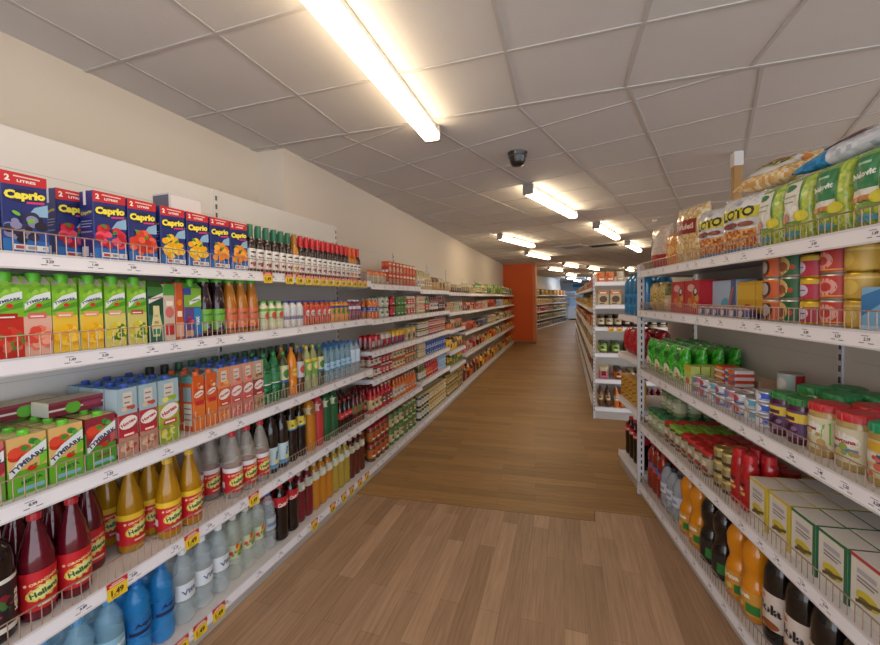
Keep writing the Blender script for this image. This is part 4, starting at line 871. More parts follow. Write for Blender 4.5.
# ------------------------------------------------------------------ RIGHT, third shelf
z = RZS[2]; q = T[2]
def c_green(u, v, r, s): return film(r.choice(['3fae2c', '2f9a24', '54bc34', '268a22'] if v > .34 else ['8ac86a', 'c8d8b0', 'a8c88a', '4a9a34']))
bag('soup', .155, .25, .075, c_green, [('e', .0, .34, .3, .2, 'd8dcc8'), ('e', .06, .28, .16, .1, 'c88a3a'), ('r', -.3, .66, .3, .78, '1f6a24')], 'soup_packet', 'packet', seed=13, nu=16, nv=18)
for r in range(4):
    for i in range(4):
        o = put('soup', 'R', 3.17 - .165 * i, .035 + r * .094, z, 'bright green soup packet', q, ROWN[r])
fbox('ylp', .09, .05, .15, 'b8c86a', [('r', -.5, .0, .5, .5, 'd8d8d0'), ('e', 0, .4, .3, .2, 'c86a3a'), ('r', -.5, .8, .5, 1, 'c8a82c')])
line('ylp', 'R', [2.552], z, 'yellow and white packet box by green packets', q, 3, .05)
fbox('sard', .1, .09, .034, 'd8d4d8', [('r', -.5, 0, .5, .5, '2c6ab0'), ('e', .1, .5, .34, .12, 'd8622c'), ('r', -.5, .8, .5, 1, 'd04a34')], [('r', -.5, 0, .5, .5, 'd0402c'), ('r', -.3, .5, .3, .9, 'd8d8dc')], 'd8d0d0')
fbox('sardr', .1, .09, .034, 'cc3a2a', [('r', -.5, 0, .5, .4, 'd8d4d8'), ('r', -.3, .5, .3, .9, 'e0a030')], None, 'c83a2c')
for lv in range(5):
    put('sardr', 'R', 2.42, .16, z + lv * .0345, 'flat red sardine box', q, ROWN[lv].replace('row', 'layer of stack').replace('front', 'lowest'))
    put('sard', 'R', 2.312, .16, z + lv * .0345, 'flat blue and white sardine box', q, ROWN[lv].replace('row', 'layer of stack').replace('front', 'lowest'))
def ftin(key, col, bandc, a): can(key, .039, .052, col, [('r', -1.5, .0, 1.5, .22, bandc), ('r', -1.5, .3, 1.5, .36, bandc)] + a, name='fish_tin', top='c4c6ca')
ftin('ft_w', 'c8ccd8', '3a5a9a', [('e', 0, .62, .3, .2, 'b84a5a')]); ftin('ft_b', '5aa0b8', 'c8ccd4', [('e', 0, .6, .3, .22, 'd8d4d0')]); ftin('ft_r', 'b86a70', 'c8ccd4', [('e', 0, .6, .3, .22, '6a7ab0')]); ftin('ft_bb', '2c5ac0', 'd4d8e4', [('e', 0, .62, .3, .2, 'd0d4e0')])
TW = {'ft_w': 'white and blue small fish tin', 'ft_b': 'teal small fish tin', 'ft_r': 'pinkish small fish tin'}
for i in range(7):
    for r in range(2):
        for lv in range(2):
            k = ['ft_r', 'ft_w', 'ft_b', 'ft_w', 'ft_r', 'ft_w', 'ft_b'][i]
            put(k, 'R', 2.46 - .083 * i, .045 if r == 0 else .045 + .082 * 1 - .0 if i > 3 or r == 0 else .045, z + lv * .0525, TW[k], q, ('upper ' if lv else 'lower ') + ROWN[r]) if not (r == 1 and i < 4) else None
for i, s in enumerate((1.88,)):
    for lv in range(3): put('ft_bb', 'R', s, .045, z + lv * .0525, 'deep blue fish tin of a three-high stack, ' + ['bottom', 'middle', 'top'][lv], q)
can('rdtin', .05, .1, 'a8262c', [('r', -.6, 0, .6, 1, '9ab0b0'), ('e', 0, .5, .3, .3, 'd0d0d0')])
for s, d in ((2.13, .25), (2.02, .25), (1.91, .25)): put('rdtin', 'R', s, d, z, 'red and grey tin at the back', q)
for s, d in ((2.08, .25),): put('rdtin', 'R', s, d, z + .1005, 'red and grey tin stacked at the back', q)
fbox('cardb', .15, .09, .12, 'b89a80', [('r', -.5, 0, .5, .3, 'a02a2c')], None, 'c0a48c')
put('cardb', 'R', 2.33, .27, z, 'open brown carton behind the sardine boxes', q)
def jar(key, rad, h, col, lid, lab, a, nm='food_jar'): bottle(key, rad, h, 'jar', drink(col), lid, [(.14, .74, lab, a)], nm, 'jar', capr=.97, capz=.85, n=24)
jar('purj', .047, .175, '4a1c34', '2c7a3c', '5a3a6a', [('r', -1.5, .56, 1.5, .9, 'd8bc3a'), ('r', -.34, .62, .3, .76, '4a2c4a'), ('f', 0, .24, .34, 9, ['6a3a6a', '8a6a8a', '3a1c34'], .1, 3)])
jar('bigg', .055, .2, '7a8a4a', '1f7a40', 'b8b88a', [('e', 0, .5, .4, .3, '4a7a3a')])
jar('redj', .055, .187, 'b0925a', 'b8242c', 'c8c0a0', [('e', -.06, .62, .4, .24, 'd8d4d0'), ('r', -.3, .58, .14, .66, '8a2c3a'), ('p', [(.24, .2), (.5, .2), (.5, .9), (.3, .8)], '6aa83a'), ('f', 0, .2, .4, 9, ['c8b07a', 'a88a54', 'b89a60'], .09, 5)])
jar('redj2', .055, .187, 'a8925c', 'b8242c', 'c4bca0', [('e', 0, .62, .44, .24, 'd8d4d0'), ('t', 'Dawtona', 0, .62, .13, 'a02830', 0, .7), ('r', -.4, .3, .4, .42, '5a7a9a'), ('f', 0, .18, .4, 9, ['c8b07a', 'b08a54', '8a9a50'], .09, 7)])
jar('grnj', .055, .187, 'a88a48', '1f8a5c', 'c4b48a', [('r', -1.5, .7, 1.5, .95, 'c8a030'), ('r', .1, .35, .6, .62, '3a4a7a'), ('r', -.5, .4, .1, .66, 'd0ccc8'), ('f', 0, .18, .4, 9, ['b84a3a', 'c86a50', 'd0c8b0'], .09, 8)])
line('purj', 'R', [1.79, 1.692], z, 'purple jar with yellow label band', q, 1, .045)
line('bigg', 'R', [1.795, 1.675], z, 'large jar with dark green lid', q, 2, .15)
line('redj', 'R', [1.578], z, 'large pickle jar with red lid, green label', q, 1, .045)
line('redj2', 'R', [1.46], z, 'large jar with red lid, white oval label', q, 1, .045)
line('grnj', 'R', [1.34, 1.222], z, 'large jar with bright green lid', q, 1, .045)
for r in (1, 2): line('redj', 'R', [1.555, 1.437, 1.319, 1.2], z, 'large red-lidded pickle jar behind', q + '' , 1, .045 + .118 * r, tier=ROWN[r])

# ------------------------------------------------------------------ RIGHT, fourth shelf
z = RZS[3]; q = T[3]
bottle('pick', .046, .15, 'jar', clear('9aa878', .75), '1f6a3c', [(.2, .66, 'a8ac8c', [('e', 0, .5, .36, .3, 'c8ccb8'), ('r', -.3, .3, .3, .4, '4a7a3a')])], 'pickle_jar', 'jar', capr=.97, capz=.86, n=20)
bottle('redl', .041, .14, 'jar', drink('6a4a30'), 'b8201f', [(.14, .74, 'a89a80', [('e', -.04, .6, .36, .26, 'd0c8b8'), ('r', -.4, .1, .4, .3, '4a3a30'), ('e', .1, .3, .2, .16, 'a03a2c')])], 'sauce_jar', 'jar', capr=.98, capz=.85, n=20)
bottle('liml', .041, .14, 'jar', drink('5a5a30'), '7aa82a', [(.14, .74, 'a89a80', [('e', -.04, .6, .36, .26, 'd0c8b8'), ('r', -.4, .1, .4, .3, '4a3a30')])], 'sauce_jar', 'jar', capr=.98, capz=.85, n=20)
ss = [3.165 - .087 * i for i in range(11)]
line('pick', 'R', [3.16, 3.063, 2.966], z, 'green pickle jar with dark green lid', q, 4, .045, .003)
line('redl', 'R', [2.872], z, 'brown sauce jar with red lid by pickles', q, 4, .045)
line('liml', 'R', [2.785, 2.698], z, 'brown sauce jar with lime lid', q, 4, .045)
line('redl', 'R', [2.611 - .0868 * i for i in range(4)], z, 'brown sauce jar with red lid', q, 4, .045)
line('pick', 'R', [3.16, 3.063, 2.966], z + .1505, 'green pickle jar stacked on another', q, 4, .045, .003, skip=1)
can('stripe', .037, .07, 'a89a70', [('r', -1.5, .0, 1.5, .3, '3a3024'), ('e', 0, .6, .3, .3, '8a7a4a'), ('r', -1.5, .9, 1.5, 1, 'd0c080')], top='c8b070', name='food_can')
for i in range(2):
    for r in range(2):
        for lv in range(3): put('stripe', 'R', 2.225 - .078 * i, .045 + .08 * r, z + lv * .0705, 'cream and black striped tin', q, ['lower ', 'middle ', 'upper '][lv] + ROWN[r])
bottle('ketch', .036, .265, 'round', drink('a8161c'), 'c01c24', [(.2, .6, 'a0181e', [('r', -.34, .2, .34, .34, 'c8a850'), ('r', -.34, .6, .34, .74, '3a1c18'), ('e', 0, .46, .26, .1, 'd8c8a0')])], 'ketchup_bottle', 'bottle', capr=.75, capz=.84)
line('ketch', 'R', [2.07, 1.99], z, 'red ketchup bottle with red cap', q, 2, .045)
for r in (2, 3): line('redl', 'R', [2.21, 2.12], z, 'brown sauce jar with red lid behind ketchup', q, 1, .02 + .088 * r, tier=ROWN[r])
can('bigcan', .05, .16, 'b8a470', [('r', -1.5, .8, 1.5, .86, '5a4a2c'), ('r', -1.5, .5, 1.5, .56, '5a4a2c')], top='c4ac6a')
line('bigcan', 'R', [1.987], z, 'tall cream tin behind the first yellow carton', q, 1, .3)
def flour(key, edge, top):
    fbox(key, .122, .088, .19, 'd2cec6', [('r', -.5, 0, -.34, 1, 'd8d4cc'), ('r', .38, 0, .5, 1, edge), ('e', 0, .36, .34, .18, 'c8b83a'), ('e', -.06, .3, .2, .1, '7a6a34'), ('p', [(-.34, .2), (.36, .36), (.36, .42), (-.34, .26)], '5a5030'), ('r', -.3, .64, .3, .67, '7a7a84'), ('r', -.3, .58, .2, .61, '7a7a84'), ('r', -.3, .72, .26, .8, 'a8a8b4'), ('r', -.5, .94, .5, 1, edge)],
         [('r', -.5, 0, -.2, 1, edge), ('r', -.16, .1, .4, .9, 'dcd8d2'), ('e', .12, .4, .24, .2, 'c8b83a'), ('r', -.5, .95, .5, 1, edge)], top, 'pasta_carton')
flour('fl_y', 'c8b02c', 'd4d0ca'); flour('fl_g', '2f6a48', 'd0cec8'); flour('fl_r', 'b03a40', 'd4d0ce')
line('fl_y', 'R', [1.868, 1.738], z, 'white carton with yellow edge', q, 3, .045, rot=-2)
line('fl_g', 'R', [1.608, 1.478], z, 'white carton with dark green edge', q, 4, .045, rot=-2)
line('fl_r', 'R', [1.348, 1.218, 1.088], z, 'white carton with red edge', q, 4, .045, rot=-2)

# ------------------------------------------------------------------ RIGHT, bottom shelf
z = RB; q = T[4]
bottle('rob', .044, .34, 'hip', drink('8a2a18'), '8a1c1c', [(.38, .58, '2c6ab8', [('e', 0, .5, .36, .36, 'c83a2c')], .82)], 'drink_bottle', 'bottle')
bottle('wclr', .045, .31, 'water', clear('b4bcc8', .5), '2c3a44', [(.34, .56, 'c4c8d4', [('r', -.4, .3, .4, .6, '7a8aa8')])], 'water_bottle', 'bottle')
bottle('orb', .06, .395, 'hip', drink('d0820e'), '1c1a1a', [(.07, .34, 'c89038', [('p', [(-.6, .55), (.6, .75), (.6, .98), (-.6, .78)], 'b83038'), ('t', 'Mrina', .0, .76, .2, 'ece0d8', 8, .8), ('r', .24, .1, .7, .5, '2f7a34'), ('f', -.16, .28, .3, 10, ['e0a030', 'c8782c', 'd8c070'], .1, 5)])], 'soda_bottle', 'bottle')
bottle('dkb', .06, .39, 'hip', drink('17110f'), '1c1a1a', [(.07, .34, '2a2422', [('p', [(-.6, .45), (.6, .65), (.6, .98), (-.6, .78)], 'b83038'), ('r', .2, .1, .7, .6, '2f7a34')])], 'soda_bottle', 'bottle')
bottle('hola', .062, .4, 'round', drink('15110f'), '2a2424', [(.18, .56, 'cfc3bb', [('t', 'Hola', .0, .56, .34, '221c1c', 0, .9), ('e', -.12, .84, .08, .07, 'b86a4a'), ('e', .1, .12, .3, .14, '8a4a20'), ('e', -.3, .1, .16, .1, '5a2c18')])], 'cola_bottle', 'bottle', capr=.32)
line('rob', 'R', [3.2, 3.105, 3.008], z, 'red-brown drink bottle with blue label', q, 4, .05)
line('wclr', 'R', [2.912, 2.816, 2.72], z, 'clear water bottle with pale label', q, 4, .05)
line('orb', 'R', [2.605, 2.477], z, 'orange soda bottle, far pair', q, 3, .035)
line('dkb', 'R', [2.345, 2.217], z, 'dark soda bottle with red and green label', q, 3, .035)
line('orb', 'R', [2.085, 1.957], z, 'orange soda bottle, near pair', q, 3, .035)
line('hola', 'R', [1.825, 1.693, 1.561, 1.429, 1.297, 1.165], z, 'large dark cola bottle with white label', q, 2, .05)
# narrow bay behind the white post
q = ', narrow right bay'
bottle('bluekit', .06, .37, 'round', drink('2478a8'), '1f6a9a', [(.2, .5, '2f8ac0', [('e', 0, .5, .3, .3, '1f5a8a')])], 'blue_bottle', 'bottle', capr=.4)
line('bluekit', 'R', [3.74, 3.61, 3.48, 3.352], 1.43, 'big blue plastic bottle', 'top shelf' + q, 2, .03)
q_ = MB()
def c_net(u, v, r, s): return film(r.choice(['b8141e', 'a80f1a', 'c82430', '98101a']))
bag('net', .15, .23, .11, c_net, [], 'net_sack', 'sack', seed=20, nu=16, nv=18, seal='a8141e')
line('net', 'R', [3.74, 3.57, 3.4], 1.085, 'red net sack', 'second shelf' + q, 2, .02, .02)
fbox('goldp', .1, .08, .07, 'cc9c3c', [('p', [(-.5, .2), (.5, .6), (.5, .8), (-.5, .4)], '7a5a1c'), ('r', -.5, 0, .5, .1, '8a6a24')], None, 'c09434')
for lv in range(3): line('goldp', 'R', [3.77, 3.663, 3.556, 3.449], .67 + lv * .0705, 'yellow packet', 'third shelf' + q, 1, .02, tier=['lowest tier', 'second tier', 'third tier', 'top tier'][lv])
line('coke', 'R', [3.75, 3.64, 3.53, 3.42], .15, 'dark cola bottle with red label', 'bottom shelf' + q, 2, .04)

# ------------------------------------------------------------------ gondola end, gondola side, back rack
EN = [x + ', gondola end' for x in ('top shelf', 'second shelf', 'third shelf', 'fourth shelf', 'fifth shelf', 'bottom shelf')]
shelfrun('F', EZ[0], EN[0], [(.5, .72, ('can', 'orange', 'orange', 'orange', 1.3)), (.73, .84, ('jar', 'white', 'white', 'cream', 1.25)), (.86, 1.42, ('can', 'gold', 'gold', 'gold', 1.3))])
shelfrun('F', EZ[1], EN[1], [(.5, .8, ('box', 'cream', 'orange', 'brown', 1.3)), (.83, 1.05, ('tall', 'white', 'white', 'paleblue', .68)), (1.07, 1.42, ('box', 'blue', 'white', 'red', 1.2))])
shelfrun('F', EZ[2], EN[2], [(.5, 1.42, ('bigjar', 'black', 'brown', 'cream', 1.05), 3)])
shelfrun('F', EZ[3], EN[3], [(.5, 1.42, ('jar', 'olive', 'bottlegreen', 'lime', 1.35), 3)])
shelfrun('F', EZ[4], EN[4], [(.5, .66, ('packet', 'pink', 'cream', 'maroon', 1.1), 2), (.68, .84, ('jar', 'brown', 'black', 'orange', 1.3), 3), (.86, 1.42, ('jar', 'maroon', 'olive', 'white', 1.2), 3)])
shelfrun('F', EB, EN[5], [(.5, .68, ('tall', 'brown', 'black', 'tan', .8), 3), (.7, .84, ('tall', 'orange', 'white', 'cream', .8), 3), (.86, 1.42, ('tall', 'maroon', 'black', 'pink', .8), 3)])
GN = [x + ', gondola side' for x in ('top shelf', 'second shelf', 'third shelf', 'fourth shelf', 'fifth shelf', 'bottom shelf')]
gp = [[('box', 'pink', 'cream', 'red', 1.3), ('crate', 'maroon', 'green', 'tan'), ('crate', 'cream', 'orange', 'red')], [('box', 'yellow', 'brown', 'cream', 1.3), ('crate', 'tan', 'black', 'yellow'), ('crate', 'yellow', 'cream', 'brown')], [('packet', 'cream', 'orange', 'yellow', 1.3), ('crate', 'orange', 'tan', 'cream'), ('crate', 'brown', 'cream', 'orange')],
      [('packet', 'tan', 'cream', 'orange', 1.3), ('crate', 'cream', 'brown', 'tan'), ('crate', 'olive', 'tan', 'cream')], [('bigjar', 'brown', 'tan', 'red', 1.3), ('crate', 'maroon', 'brown', 'tan'), ('crate', 'green', 'tan', 'brown')], [('tall', 'brown', 'black', 'grey', .8), ('crate', 'grey', 'brown', 'purple'), ('crate', 'olive', 'brown', 'tan')]]
for i, zz in enumerate(GZ + [.12]):
    a, b, c = gp[i]; shelfrun('G', zz, GN[i], [(5.8, 6.92, a), (7.0, 8.1, b), (8.2, 9.3, c), (9.4, 11.7, b), (11.8, 14.1, c), (14.2, 17.6, b)])
KN = [x + ', back rack' for x in ('top shelf', 'second shelf', 'third shelf', 'fourth shelf', 'bottom shelf')]
kp = [[('crate', 'olive', 'tan', 'yellow', 2.0), ('crate', 'yellow', 'tan', 'orange', 2.0)], [('crate', 'gold', 'yellow', 'cream', 1.9), ('crate', 'tan', 'gold', 'brown', 1.9)], [('crate', 'red', 'maroon', 'cream', 1.8), ('crate', 'olive', 'yellow', 'brown', 1.8)], [('crate', 'brown', 'green', 'tan', 1.8), ('crate', 'gold', 'tan', 'green', 1.8)], [('crate', 'black', 'grey', 'tan', 1.8), ('crate', 'grey', 'black', 'brown', 1.8)]]
for i, zz in enumerate(KZ + [.06]): shelfrun('K', zz, KN[i], [(.05, 3.5, kp[i][0]), (3.65, 7.1, kp[i][1])])

# ------------------------------------------------------------------ room shell
HC = 2.744
def slab(name, pts, z, m, up=True):
    b = MB(); p = [(x, y, z) for x, y in pts]; b.poly(p if up else p[::-1], m); return struct(name, b)
YB = -2.6; XR = 7.5; YE = 33.
ja = R(4)
J = [(-2.4, 2.70), (.207, 2.885), (.215, 3.03), (XR, 3.03 + (XR - .215) * .07)]
fa = plank_mat('floor_planks_near', R(90), 'b5957a', '997a60', '866a52', .105, .8)
fb_ = plank_mat('floor_planks_far', R(-4), 'a68150', '8e6c42', '785a38', .105, .8)
slab('floor', [(-2.4, YB)] + [(XR, YB)] + J[::-1], 0, fa)
slab('floor', J + [(XR, YE), (-2.4, YE)], 0, fb_)
b = MB()
for (x0, y0), (x1, y1) in zip(J, J[1:]):
    dx, dy = x1 - x0, y1 - y0; l = math.hypot(dx, dy); nx, ny = -dy / l * .0025, dx / l * .0025
    b.poly([(x0 - nx, y0 - ny, .0006), (x1 - nx, y1 - ny, .0006), (x1 + nx, y1 + ny, .0006), (x0 + nx, y0 + ny, .0006)], M('5a4430', .7))
struct('trim_1', b)
# ceiling: two fields of tiles whose grids meet at an angle
JY = 2.365
slab('ceiling', [(-2.4, YB), (XR, YB), (XR, JY), (-2.4, JY)], HC, CEIL, False)
slab('ceiling', [(-2.4, JY), (XR, JY), (XR, YE), (-2.4, YE)], HC, CEIL, False)
TB = M('bdb8b4', .7)
b = MB()
def tbar(a, c, w=.018, t=.004):
    dx, dy = c[0] - a[0], c[1] - a[1]; l = math.hypot(dx, dy)
    if l < .02: return
    nx, ny = -dy / l * w / 2, dx / l * w / 2
    v = [(a[0] - nx, a[1] - ny), (c[0] - nx, c[1] - ny), (c[0] + nx, c[1] + ny), (a[0] + nx, a[1] + ny)]
    vs = [(x, y, HC - t) for x, y in v] + [(x, y, HC) for x, y in v]
    b.mesh(vs, [(3, 2, 1, 0), (0, 1, 5, 4), (2, 3, 7, 6), (1, 2, 6, 5), (3, 0, 4, 7)], TB)
for i in range(-4, 14): tbar((-.25 + .577 * i, YB), (-.25 + .577 * i, JY))
for j in range(-1, 10): tbar((-2.3, JY - .53 * j), (XR, JY - .53 * j), .018, .0046) if j > 0 else None
tbar((-2.3, JY), (XR, JY), .03, .0052)
fa_ = R(18); ux, uy = sin(fa_), cos(fa_)          # along the far grid
def clipx(p0, d, y0=JY, x0=-2.1, x1=XR, y1=24.):
    t0, t1 = -60, 60
    for (o, dd, lo, hi) in ((p0[0], d[0], x0, x1), (p0[1], d[1], y0, y1)):
        if abs(dd) < 1e-9:
            if o < lo or o > hi: return None
            continue
        a, c = (lo - o) / dd, (hi - o) / dd
        if a > c: a, c = c, a
        t0, t1 = max(t0, a), min(t1, c)
    return None if t1 <= t0 else ((p0[0] + d[0] * t0, p0[1] + d[1] * t0), (p0[0] + d[0] * t1, p0[1] + d[1] * t1))
for i in range(-16, 16):
    g = clipx((-.255 + .577 * i * cos(fa_) , 2.375 - .577 * i * sin(fa_)), (ux, uy))
    if g: tbar(*g)
for j in range(-4, 46):
    g = clipx((-.144 + .562 * j * ux, 2.706 + .562 * j * uy), (uy, -ux))
    if g: tbar(*g, .018, .0046)
struct('trim_2', b)
# left wall with its boxed-out length, orange pier, back and right walls
b = MB()
b.box(-2.33, YB, 0, -2.235, 2.42, HC, WALL); b.box(-2.33, 2.42, 0, -1.99, 13.45, HC, WALL)
struct('wall_left', b)
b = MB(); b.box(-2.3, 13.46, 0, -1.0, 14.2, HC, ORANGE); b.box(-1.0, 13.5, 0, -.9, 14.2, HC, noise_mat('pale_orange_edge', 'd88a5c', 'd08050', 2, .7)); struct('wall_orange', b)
b = MB(); b.box(-1.98, 13.44, 0, -.9, 13.458, .09, M('8a6a50', .6)); struct('baseboard_orange', b)
b = MB(); b.box(-2.3, 14.21, 0, -1.9, YE, HC, M('c8ccd0', .8)); struct('wall_left', b)
BW = noise_mat('back_wall_paint', 'c4ccd4', 'bcc4cc', 1., .8)
b = MB(); b.box(-2.3, YE - .1, 0, XR, YE, HC, BW); struct('wall_back', b)
b = MB(); b.box(XR - .1, 5.0, 0, XR, YE, HC, WALL); struct('wall_right', b)
# partition carrying the back rack
b = MB(); x0, y0 = fr_xy('K', -.3, .45); x1, y1 = fr_xy('K', 7.3, .45); x2, y2 = fr_xy('K', 7.3, .55); x3, y3 = fr_xy('K', -.3, .55)
b.mesh([(x0, y0, 0), (x1, y1, 0), (x2, y2, 0), (x3, y3, 0), (x0, y0, HC), (x1, y1, HC), (x2, y2, HC), (x3, y3, HC)], [(0, 1, 5, 4), (1, 2, 6, 5), (2, 3, 7, 6), (3, 0, 4, 7)], M('c9cbc8', .8)); struct('wall_rack', b)

# ------------------------------------------------------------------ fittings
WHITEP = M('c8c6c4', .45); CAPG = M('8f8a86', .5)
def fixture(x, y, ang, label, length=1.52, em=14.5, col='ffe6bf', wide=.105):
    root = empty('ceiling_light', (x, y, HC), R(ang)); meta(root, label, 'ceiling light', 'fluorescent ceiling lights')
    hl = length / 2
    b = MB(); b.box(-.035, -hl, -.05, .035, hl, -.006, WHITEP, .003); obj('body', b.build('body'), root)
    d = MB(); w = wide / 2; sec = [(-w * .8, -.05), (-w, -.062), (-w * .92, -.098), (-w * .7, -.104), (w * .7, -.104), (w * .92, -.098), (w, -.062), (w * .8, -.05)]
    n = len(sec); m = M(col, .4, emit=em)
    vs = [(p, -hl + .02, q) for p, q in sec] + [(p, hl - .02, q) for p, q in sec]
    d.mesh(vs, [(i, (i + 1) % n, n + (i + 1) % n, n + i)[::-1] for i in range(n)], m)
    obj('diffuser', d.build('diffuser'), root)
    for e in (-1, 1):
        c = MB(); y0, y1 = sorted((e * (hl - .02), e * (hl + .008))); c.box(-w * 1.04, y0, -.107, w * 1.04, y1, -.006, CAPG, .004); obj('end_cap', c.build('end_cap'), root)
    return root
fixture(-.82, 1.55, 0, 'long bright ceiling light nearest the camera, cut by the top edge', 1.8, 9.5)
fixture(-.10, 4.72, -18, 'ceiling light just beyond the black ceiling camera')
fixture(-.84, 7.6, -18, 'ceiling light nearest the left wall, before the orange wall')
fixture(.72, 7.1, -18, 'ceiling light above the end of the middle gondola')
fixture(1.5, 9.5, -18, 'ceiling light beside the crisp bags, above the gondola')
fixture(-.62, 10.4, -18, 'ceiling light directly in front of the orange wall')
fixture(.25, 14.1, -18, 'small far ceiling light right of the orange wall')
fixture(1.1, 16., -18, 'small far ceiling light over the far gondola')
fixture(-.3, 15.9, -18, 'small far ceiling light above the back rack')
fixture(.35, 20.0, -18, 'tiny ceiling light deep in the shop, left')
fixture(1.6, 20.5, -18, 'tiny ceiling light deep in the shop, middle')
fixture(2.6, 17.5, -18, 'tiny ceiling light deep in the shop, right')
for i_, (x_, y_) in enumerate(((.4, 24.2), (1.6, 25.5), (.9, 28.0), (2.6, 29.0))): fixture(x_, y_, -18, 'added cool white ceiling light brightening the rear counter, ' + ['first', 'second', 'third', 'last'][i_] + ' going back', em=30, col='dcebff')  # lamps added to brighten the rear of the shop
fixture(3.0, 3.6, -18, 'ceiling light over the hidden right aisle', em=13)
fixture(3.6, 8.5, -18, 'far ceiling light over the hidden right aisle', em=13)
fixture(-.82, -1.0, 0, 'unseen ceiling light added behind the camera', 1.8, 9.5)  # added out of view to light the near aisle
fixture(1.6, -.6, 0, 'second unseen ceiling light added behind the camera', 1.8, 9.5)  # also an unseen lamp added for the near aisle
# black ceiling camera
root = empty('ceiling_camera', (-.34, 3.12, HC)); meta(root, 'small black dome camera hanging from the ceiling tiles', 'security camera')
BLK = M('1c1a1b', .35, coat=.3)
b = MB(); b.lathe([(.075, -.012), (.078, 0)], BLK, 24); obj('base', b.build('base'), root)
b = MB(); b.lathe([(.02, -.105), (.045, -.1), (.058, -.075), (.066, -.03), (.07, -.012)], BLK, 24); obj('dome', b.build('dome'), root)
b = MB(); b.lathe([(.071, -.034), (.071, -.026)], M('4a4848', .4), 24); obj('ring', b.build('ring'), root)
# air-conditioning cassette and an open tile beside it
root = empty('air_conditioner', (.2, 9.3, HC), R(-18)); meta(root, 'flat white air conditioning grille in the far ceiling', 'air vent')
b = MB(); b.box(-.3, -.3, -.02, .3, .3, -.001, WHITEP, .004); obj('frame', b.build('frame'), root)
b = MB()
for k in range(9): b.box(-.2, -.2 + k * .05, -.03, .2, -.185 + k * .05, -.0205, CAPG)
obj('grille', b.build('grille'), root)
root = empty('ceiling_vent', (.86, 9.35, HC), R(-18)); meta(root, 'dark open ceiling vent right of the white grille', 'air vent')
b = MB(); b.box(-.28, -.22, -.012, .28, .22, -.001, M('2a2624', .8)); obj('opening', b.build('opening'), root)
b = MB()
for y0, y1 in ((-.25, -.22), (.22, .25)): b.box(-.3, y0, -.014, .3, y1, -.001, WHITEP)
obj('frame', b.build('frame'), root)
# wooden post with a white collar under the ceiling
root = empty('wooden_post', (1.33, 3.72, 0)); meta(root, 'tan wooden post with white collar rising behind the crisp bags', 'post')
b = MB(); b.box(-.02, -.035, 0, .035, .03, HC - .001, noise_mat('tan_wood', 'a87f48', '98703c', 9, .6)); obj('shaft', b.build('shaft'), root)
b = MB(); b.box(-.026, -.042, HC - .115, .041, .036, HC - .0015, M('cfccca', .5), .003); obj('collar', b.build('collar'), root)
b = MB(); b.lathe([(.02, -.028), (.032, -.02), (.036, 0)], M('cfc8c0', .4), 14); o = obj('smoke_detector', b.build('smoke_detector')); o.location = (1.33, 6.59, HC - .0005); meta(o, 'small round smoke detector on the ceiling right of the lights', 'smoke detector')
# tills and chilled counter at the very back
root = empty('chilled_counter', (1.0, 28.3, 0), 0); meta(root, 'long white chilled counter at the back of the shop', 'counter')
b = MB(); b.box(-.7, -.4, .08, .7, .4, .85, M('d4dce6', .4), .02); b.box(-.66, -.36, 0, .66, .36, .08, SLOT); obj('body', b.build('body'), root)
b = MB(); b.box(-.74, -.44, .851, .74, .44, .9, M('b4c8e0', .3), .01); obj('worktop', b.build('worktop'), root)
b = MB(); b.box(-.6, -.03, .9, .6, .03, 1.5, M('a8c4e4', .2), .005); b.box(-.6, -.3, 1.5, .6, .1, 1.53, M('c4d4e8', .3)); obj('screen', b.build('screen'), root)
root = empty('bakery_shelf', (.75, 30.3, 0), 0); meta(root, 'white back shelf unit with small goods behind the counter', 'shelf unit')
b = MB(); b.box(-.6, 0, 0, .6, .03, 2.0, M('c4d0de', .5))
obj('back_panel', b.build('back_panel'), root)
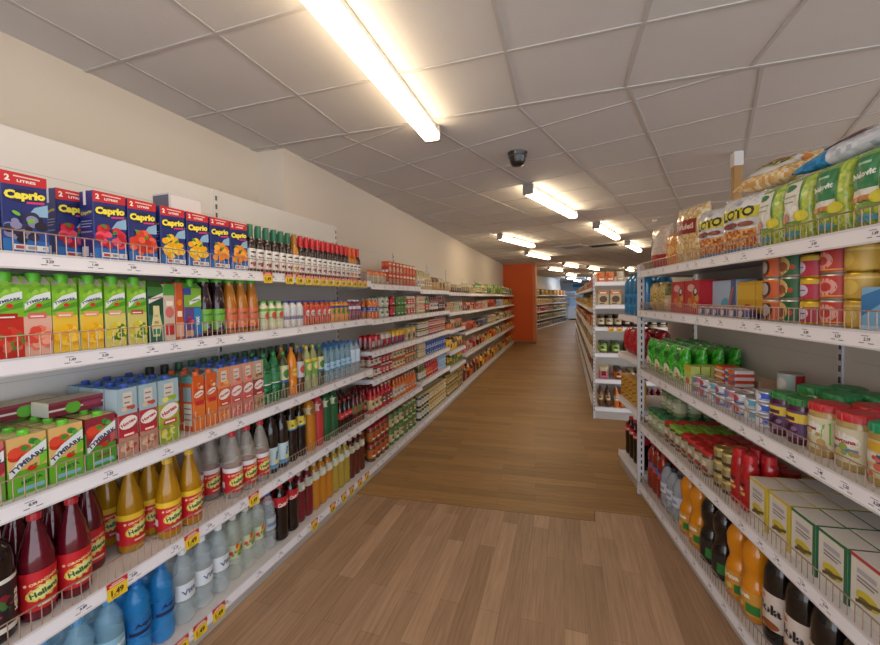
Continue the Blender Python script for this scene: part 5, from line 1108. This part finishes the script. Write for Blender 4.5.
for zz in (.9, 1.3, 1.7):
    b = MB(); b.box(-.6, -.3, zz, .6, 0, zz + .03, M('d8e0ea', .5)); obj('shelf', b.build('shelf'), root)
    for i in range(5):
        k = generic('crate', ['grey', 'black', 'maroon', 'paleblue', 'white'][i], 'blue', 'white', .9); K = KIND[k]
        o = obj('goods_carton', K['me']); o.location = (.75 - .46 + .23 * i, 30.14, zz + .031); meta(o, '%s box, %s from left, %s shelf behind the white counter' % (cw(['grey', 'black', 'maroon', 'paleblue', 'white'][i]), ordw(i + 1), {.9: 'lowest', 1.3: 'middle', 1.7: 'top'}[zz]), 'box', 'boxes behind the counter')
root = empty('blue_board', (1.75, YE - .12, 0)); meta(root, 'bright blue board on the far back wall', 'sign board')
b = MB(); b.box(-.9, -.03, .9, .9, 0, 2.35, M('55b4ea', .5)); obj('board', b.build('board'), root)
b = MB(); b.box(-1.0, -.08, 2.36, 1.0, 0, 2.6, M('1f6aa8', .5)); obj('canopy', b.build('canopy'), root)

finish_labels()
# ------------------------------------------------------------------ daylight, camera, colour management
w = bpy.data.worlds.new('daylight'); sc.world = w; w.use_nodes = True
bg = w.node_tree.nodes['Background']; bg.inputs['Color'].default_value = (.84, .91, 1, 1); bg.inputs['Strength'].default_value = 2.2
cam = bpy.data.cameras.new('camera'); co = bpy.data.objects.new('camera', cam); C.objects.link(co); sc.camera = co
cam.sensor_fit = 'HORIZONTAL'; cam.sensor_width = 36; cam.lens = 384 / 880 * 36; cam.shift_y = -12.6 / 880; cam.clip_start = .02; cam.clip_end = 200
from mathutils import Matrix
YL, PITCH, ROLL = .311, .0297, .0145
fwd = Matrix.Rotation(YL, 3, 'Z')
rot = fwd @ Matrix.Rotation(pi / 2 - PITCH, 3, 'X') @ Matrix.Rotation(-ROLL, 3, 'Z')
co.matrix_world = Matrix.Translation((0, 0, 1.6)) @ rot.to_4x4()
sc.view_settings.view_transform = 'Standard'; sc.view_settings.look = 'None'; sc.view_settings.gamma = 1; sc.view_settings.exposure = .4
sc.view_settings.use_curve_mapping = False
sc.cycles.max_bounces = 6; sc.cycles.transparent_max_bounces = 12; sc.cycles.use_denoising = True
